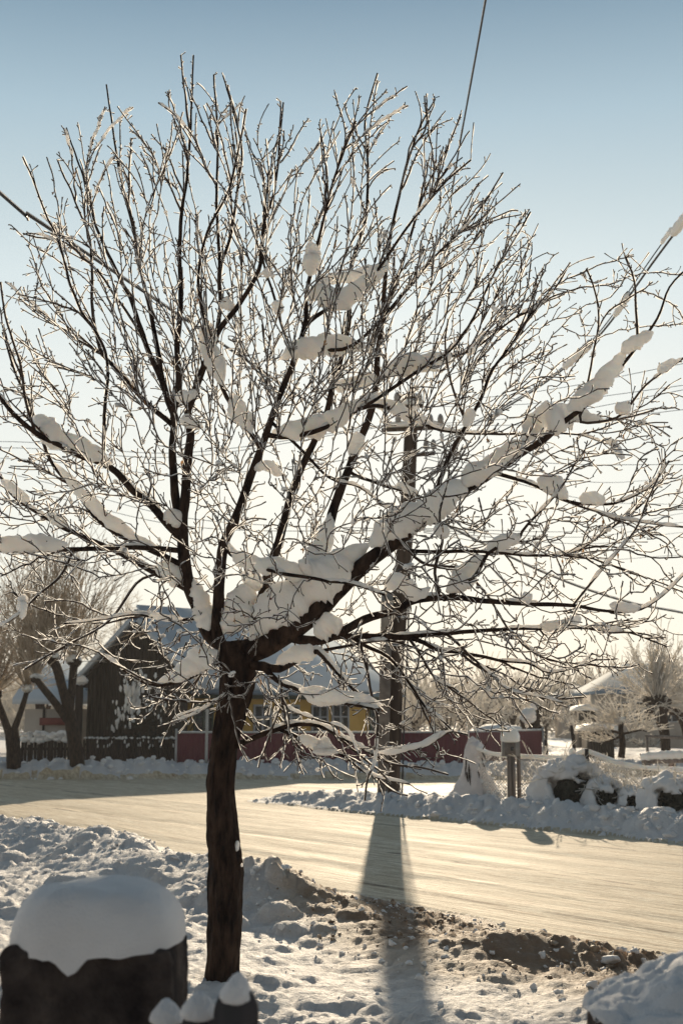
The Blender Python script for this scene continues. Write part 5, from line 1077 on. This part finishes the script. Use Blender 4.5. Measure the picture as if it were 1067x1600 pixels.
# ---------------------------------------------------------------- near pillar, pickets and snowy stone
YP = 3.0
a = P(1, 1475, YP); b = P(295, 1475, YP + .32); xl, xr = a[0], b[0]; ztop = a[2] - .01; pil = thing('stone_pillar', 'thick rough grey pillar under a deep snow cushion, bottom left', 'pillar', ((xl + xr) / 2, YP + .2, 0))
def roughbox(x0, x1, y0, y1, z0, z1, nx_, ny_, nz_, rad, amp, sd):
    mb = MB(); out = []
    def face(f, n1, n2):
        g = np.array([[f(u, v) for v in np.linspace(0, 1, n2)] for u in np.linspace(0, 1, n1)]); sh_ = g.reshape(-1, 3)
        cx_, cy_ = (x0 + x1) / 2, (y0 + y1) / 2; hx, hy = (x1 - x0) / 2, (y1 - y0) / 2
        o_ = []
        for p in sh_:
            q = p - [cx_, cy_, 0]; q1 = np.array([np.clip(q[0], -hx + rad, hx - rad), np.clip(q[1], -hy + rad, hy - rad), np.clip(p[2], z0, z1 - rad)]); d = np.array([q[0], q[1], p[2]]) - q1; L_ = np.linalg.norm(d); d = d / L_ * rad if L_ > 1e-9 else d
            w_ = q1 + d; nn = mnoise.noise(Vector((w_[0] * 6 + sd, w_[1] * 6, w_[2] * 6))) + .6 * mnoise.noise(Vector((w_[0] * 22 + sd, w_[1] * 22, w_[2] * 22))) + .3 * mnoise.noise(Vector((w_[0] * 60, w_[1] * 60, w_[2] * 60)))
            dn = d / (np.linalg.norm(d) + 1e-9); w_ = w_ + dn * nn * amp; o_.append(w_ + [cx_, cy_, 0])
        i = np.arange(n1 - 1)[:, None] * n2; j = np.arange(n2 - 1)[None, :]; mb.add(np.array(o_), [np.stack([i + j, i + n2 + j, i + n2 + j + 1, i + j + 1], -1).reshape(-1, 4)])
    X = lambda u: x0 + (x1 - x0) * u; Yf = lambda u: y0 + (y1 - y0) * u; Z = lambda u: z0 + (z1 - z0) * u
    face(lambda u, v: (X(u), y0, Z(v)), nx_, nz_); face(lambda u, v: (X(1 - u), y1, Z(v)), nx_, nz_); face(lambda u, v: (x1, Yf(u), Z(v)), ny_, nz_); face(lambda u, v: (x0, Yf(1 - u), Z(v)), ny_, nz_); face(lambda u, v: (X(u), Yf(v), z1), nx_, ny_)
    return mb
roughbox(xl, xr, YP, YP + .33, -.1, ztop, 60, 54, 110, .024, .011, 3).build('pillar_stone', M['stone'], pil)
zc = P(150, 1366, YP + .2)[2]; hc = zc - ztop; mb = MB(); nu, nv = 90, 44; vv = []
for a_ in range(nv):
    f = a_ / (nv - 1)                       # 0 = rim, 1 = crown
    for b_ in range(nu):
        th_ = b_ * 2 * math.pi / nu; c, s = math.cos(th_), math.sin(th_); sp_ = (abs(c) ** 3.2 + abs(s) ** 3.2) ** (-1 / 3.2); k = math.cos(f * math.pi / 2) ** .45 if f < 1 else 0
        hx, hy = (xr - xl) / 2 + .006, .178
        x = (xl + xr) / 2 + c * sp_ * hx * k; y = YP + .165 + s * sp_ * hy * k
        z = ztop - .012 + hc * math.sin(f * math.pi / 2) ** .85 * (1 - .10 * ((x - (xl + xr) / 2) / hx) ** 2)
        z += .012 * mnoise.noise(Vector((x * 7, y * 7, z * 7))) + .004 * mnoise.noise(Vector((x * 25, y * 25, z * 25)))
        if f < .3:
            px_, _ = proj(np.array([x, y, z])); front = max(0, -s)
            drip = .034 * math.exp(-((px_ - 112) / 17) ** 2) + .022 * math.exp(-((px_ - 85) / 50) ** 2) + .010 * mnoise.noise(Vector((x * 30, y * 9, 0))) + .006 * mnoise.noise(Vector((x * 70, 0, 1)))
            z -= drip * front * (1 - f / .3) ** 1.3; y -= .006 * front * (1 - f / .3)
        vv.append([x, y, z])
vv = np.array(vv); i = np.arange(nv - 1)[:, None] * nu; j = np.arange(nu)[None, :]; j2 = (j + 1) % nu; mb.add(vv, [np.stack([i + j, i + j2, i + nu + j2, i + nu + j], -1).reshape(-1, 4)]); rim = vv[:nu].copy(); rin = rim.copy(); rin[:, 0] = (xl + xr) / 2 + (rim[:, 0] - (xl + xr) / 2) * .9; rin[:, 1] = YP + .165 + (rim[:, 1] - YP - .165) * .88; jj = np.arange(nu); mb.add(np.vstack([rin, rim]), [np.stack([jj, (jj + 1) % nu, (jj + 1) % nu + nu, jj + nu], 1)]); mb.build('snow_cushion', M['cap'], pil)
fn = thing('garden_fence', 'dark round-topped garden pickets with pointed snow caps at the foot of the trunk', 'fence', (P(312, 1600, 2.7)[0], 2.7, 0))
for x, yt, wpx_, Y, (cx_, cy_, cw, ch) in [(262, 1584, 50, 2.84, (261, 1593, 46, 30)), (312, 1573, 54, 2.74, (311, 1584, 50, 32)), (369, 1541, 66, 2.6, (368, 1557, 44, 34))]:
    c = P(x, yt, Y); wr = wpx_ * Y / F / 2; mb = MB(); prof = [(-wr, 0)]; th = np.linspace(math.pi, 0, 24); z0 = c[2] - wr * 1.25
    poly = [(c[0] - wr, Y, -.1), (c[0] + wr, Y, -.1)] + [(c[0] + wr * math.cos(t), Y, z0 + wr * 1.25 * math.sin(t)) for t in th[::-1]]
    mb.prism(poly, (0, .03, 0)); mb.build('picket', M['picket'], fn, smooth=False)
    cc = P(cx_, cy_, Y + .012); r = cw * Y / F / 2; hh = ch * Y / F; v = I4[0].copy(); lean = rng.uniform(-.25, .25)
    v = v * (1 + .10 * np.array([mnoise.noise(Vector(q * 2.3 + c)) + .5 * mnoise.noise(Vector(q * 7 + c)) + .35 * mnoise.noise(Vector(q * 17 + c)) for q in v]))[:, None]
    zz = np.clip(v[:, 2], 0, 1); sh_ = 1 - .42 * zz ** 1.6; v[:, 0] = v[:, 0] * sh_ + lean * zz; v[:, 1] *= sh_; v[:, 2] = np.where(v[:, 2] < 0, v[:, 2] * .32, v[:, 2])
    v = v * [r * 1.08, .036, hh] + cc
    # the lower half hugs the rounded top
    mb = MB(); mb.add(v, [np.array(I4[1])]); mb.build('snow_cap', M['cap'], fn)
mb = MB(); mb.box((P(312, 1600, 2.78)[0], 2.92, .78), (1.2, .04, .08), -.35); mb.build('rail', M['picket'], fn, smooth=False)
Ys = 3.1; xs0 = P(948, 1590, Ys)[0]; zs = P(1000, 1606, Ys)[2]; ss = thing('snowy_block', 'dark stone block under a sloping heap of crusted snow, bottom right corner', 'block', (xs0 + .4, Ys + .2, 0))
roughbox(xs0 + .03, xs0 + .75, Ys, Ys + .45, -.1, zs - .005, 50, 40, 60, .03, .008, 9).build('block_stone', M['stone'], ss)
mb = MB(); nu, nv = 110, 60; vv = []; zpk = P(1067, 1520, Ys + .2)[2] - zs
for a_ in range(nv):
    f = a_ / (nv - 1)
    for b_ in range(nu):
        th_ = b_ * 2 * math.pi / nu; c, s = math.cos(th_), math.sin(th_); sp_ = (abs(c) ** 2.6 + abs(s) ** 2.6) ** (-1 / 2.6); k = math.cos(f * math.pi / 2) ** .8 if f < 1 else 0
        x = xs0 + .39 + c * sp_ * .40 * k; y = Ys + .22 + s * sp_ * .26 * k; z = zs - .015 + (zpk + .06) * math.sin(f * math.pi / 2) ** 1.1 * (.35 + .65 * float(sstep(xs0, xs0 + .32, x)))
        z += .026 * mnoise.noise(Vector((x * 9, y * 9, z * 9))) + .016 * mnoise.noise(Vector((x * 26, y * 26, z * 26))) + .009 * abs(mnoise.noise(Vector((x * 55, y * 55, z * 55))))
        if f < .2 and s < 0: z -= (.02 * mnoise.noise(Vector((x * 14, 2, 0))) + .006) * (1 - f / .2)
        vv.append([x, y, z])
i = np.arange(nv - 1)[:, None] * nu; j = np.arange(nu)[None, :]; j2 = (j + 1) % nu; mb.add(np.array(vv), [np.stack([i + j, i + j2, i + nu + j2, i + nu + j], -1).reshape(-1, 4), np.arange(nu)[::-1]]); mb.build('snow_heap', M['cap'], ss)

# ---------------------------------------------------------------- haze
HZ = True
if HZ:
    mb = MB(); mb.box((0, 650, 5.5), (3200, 1800, 16)); m = bpy.data.materials.new('morning_haze'); m.use_nodes = True; t = m.node_tree; t.nodes.clear()
    v = t.nodes.new('ShaderNodeVolumePrincipled'); out = t.nodes.new('ShaderNodeOutputMaterial'); v.inputs['Color'].default_value = (0.97, 0.95, 0.93, 1); v.inputs['Density'].default_value = 0.0009; v.inputs['Anisotropy'].default_value = 0.1
    t.links.new(v.outputs[0], out.inputs['Volume']); o = mb.build('haze', m, smooth=False); tag(o, 'thin pale winter haze over the whole street', 'haze', kind='stuff')
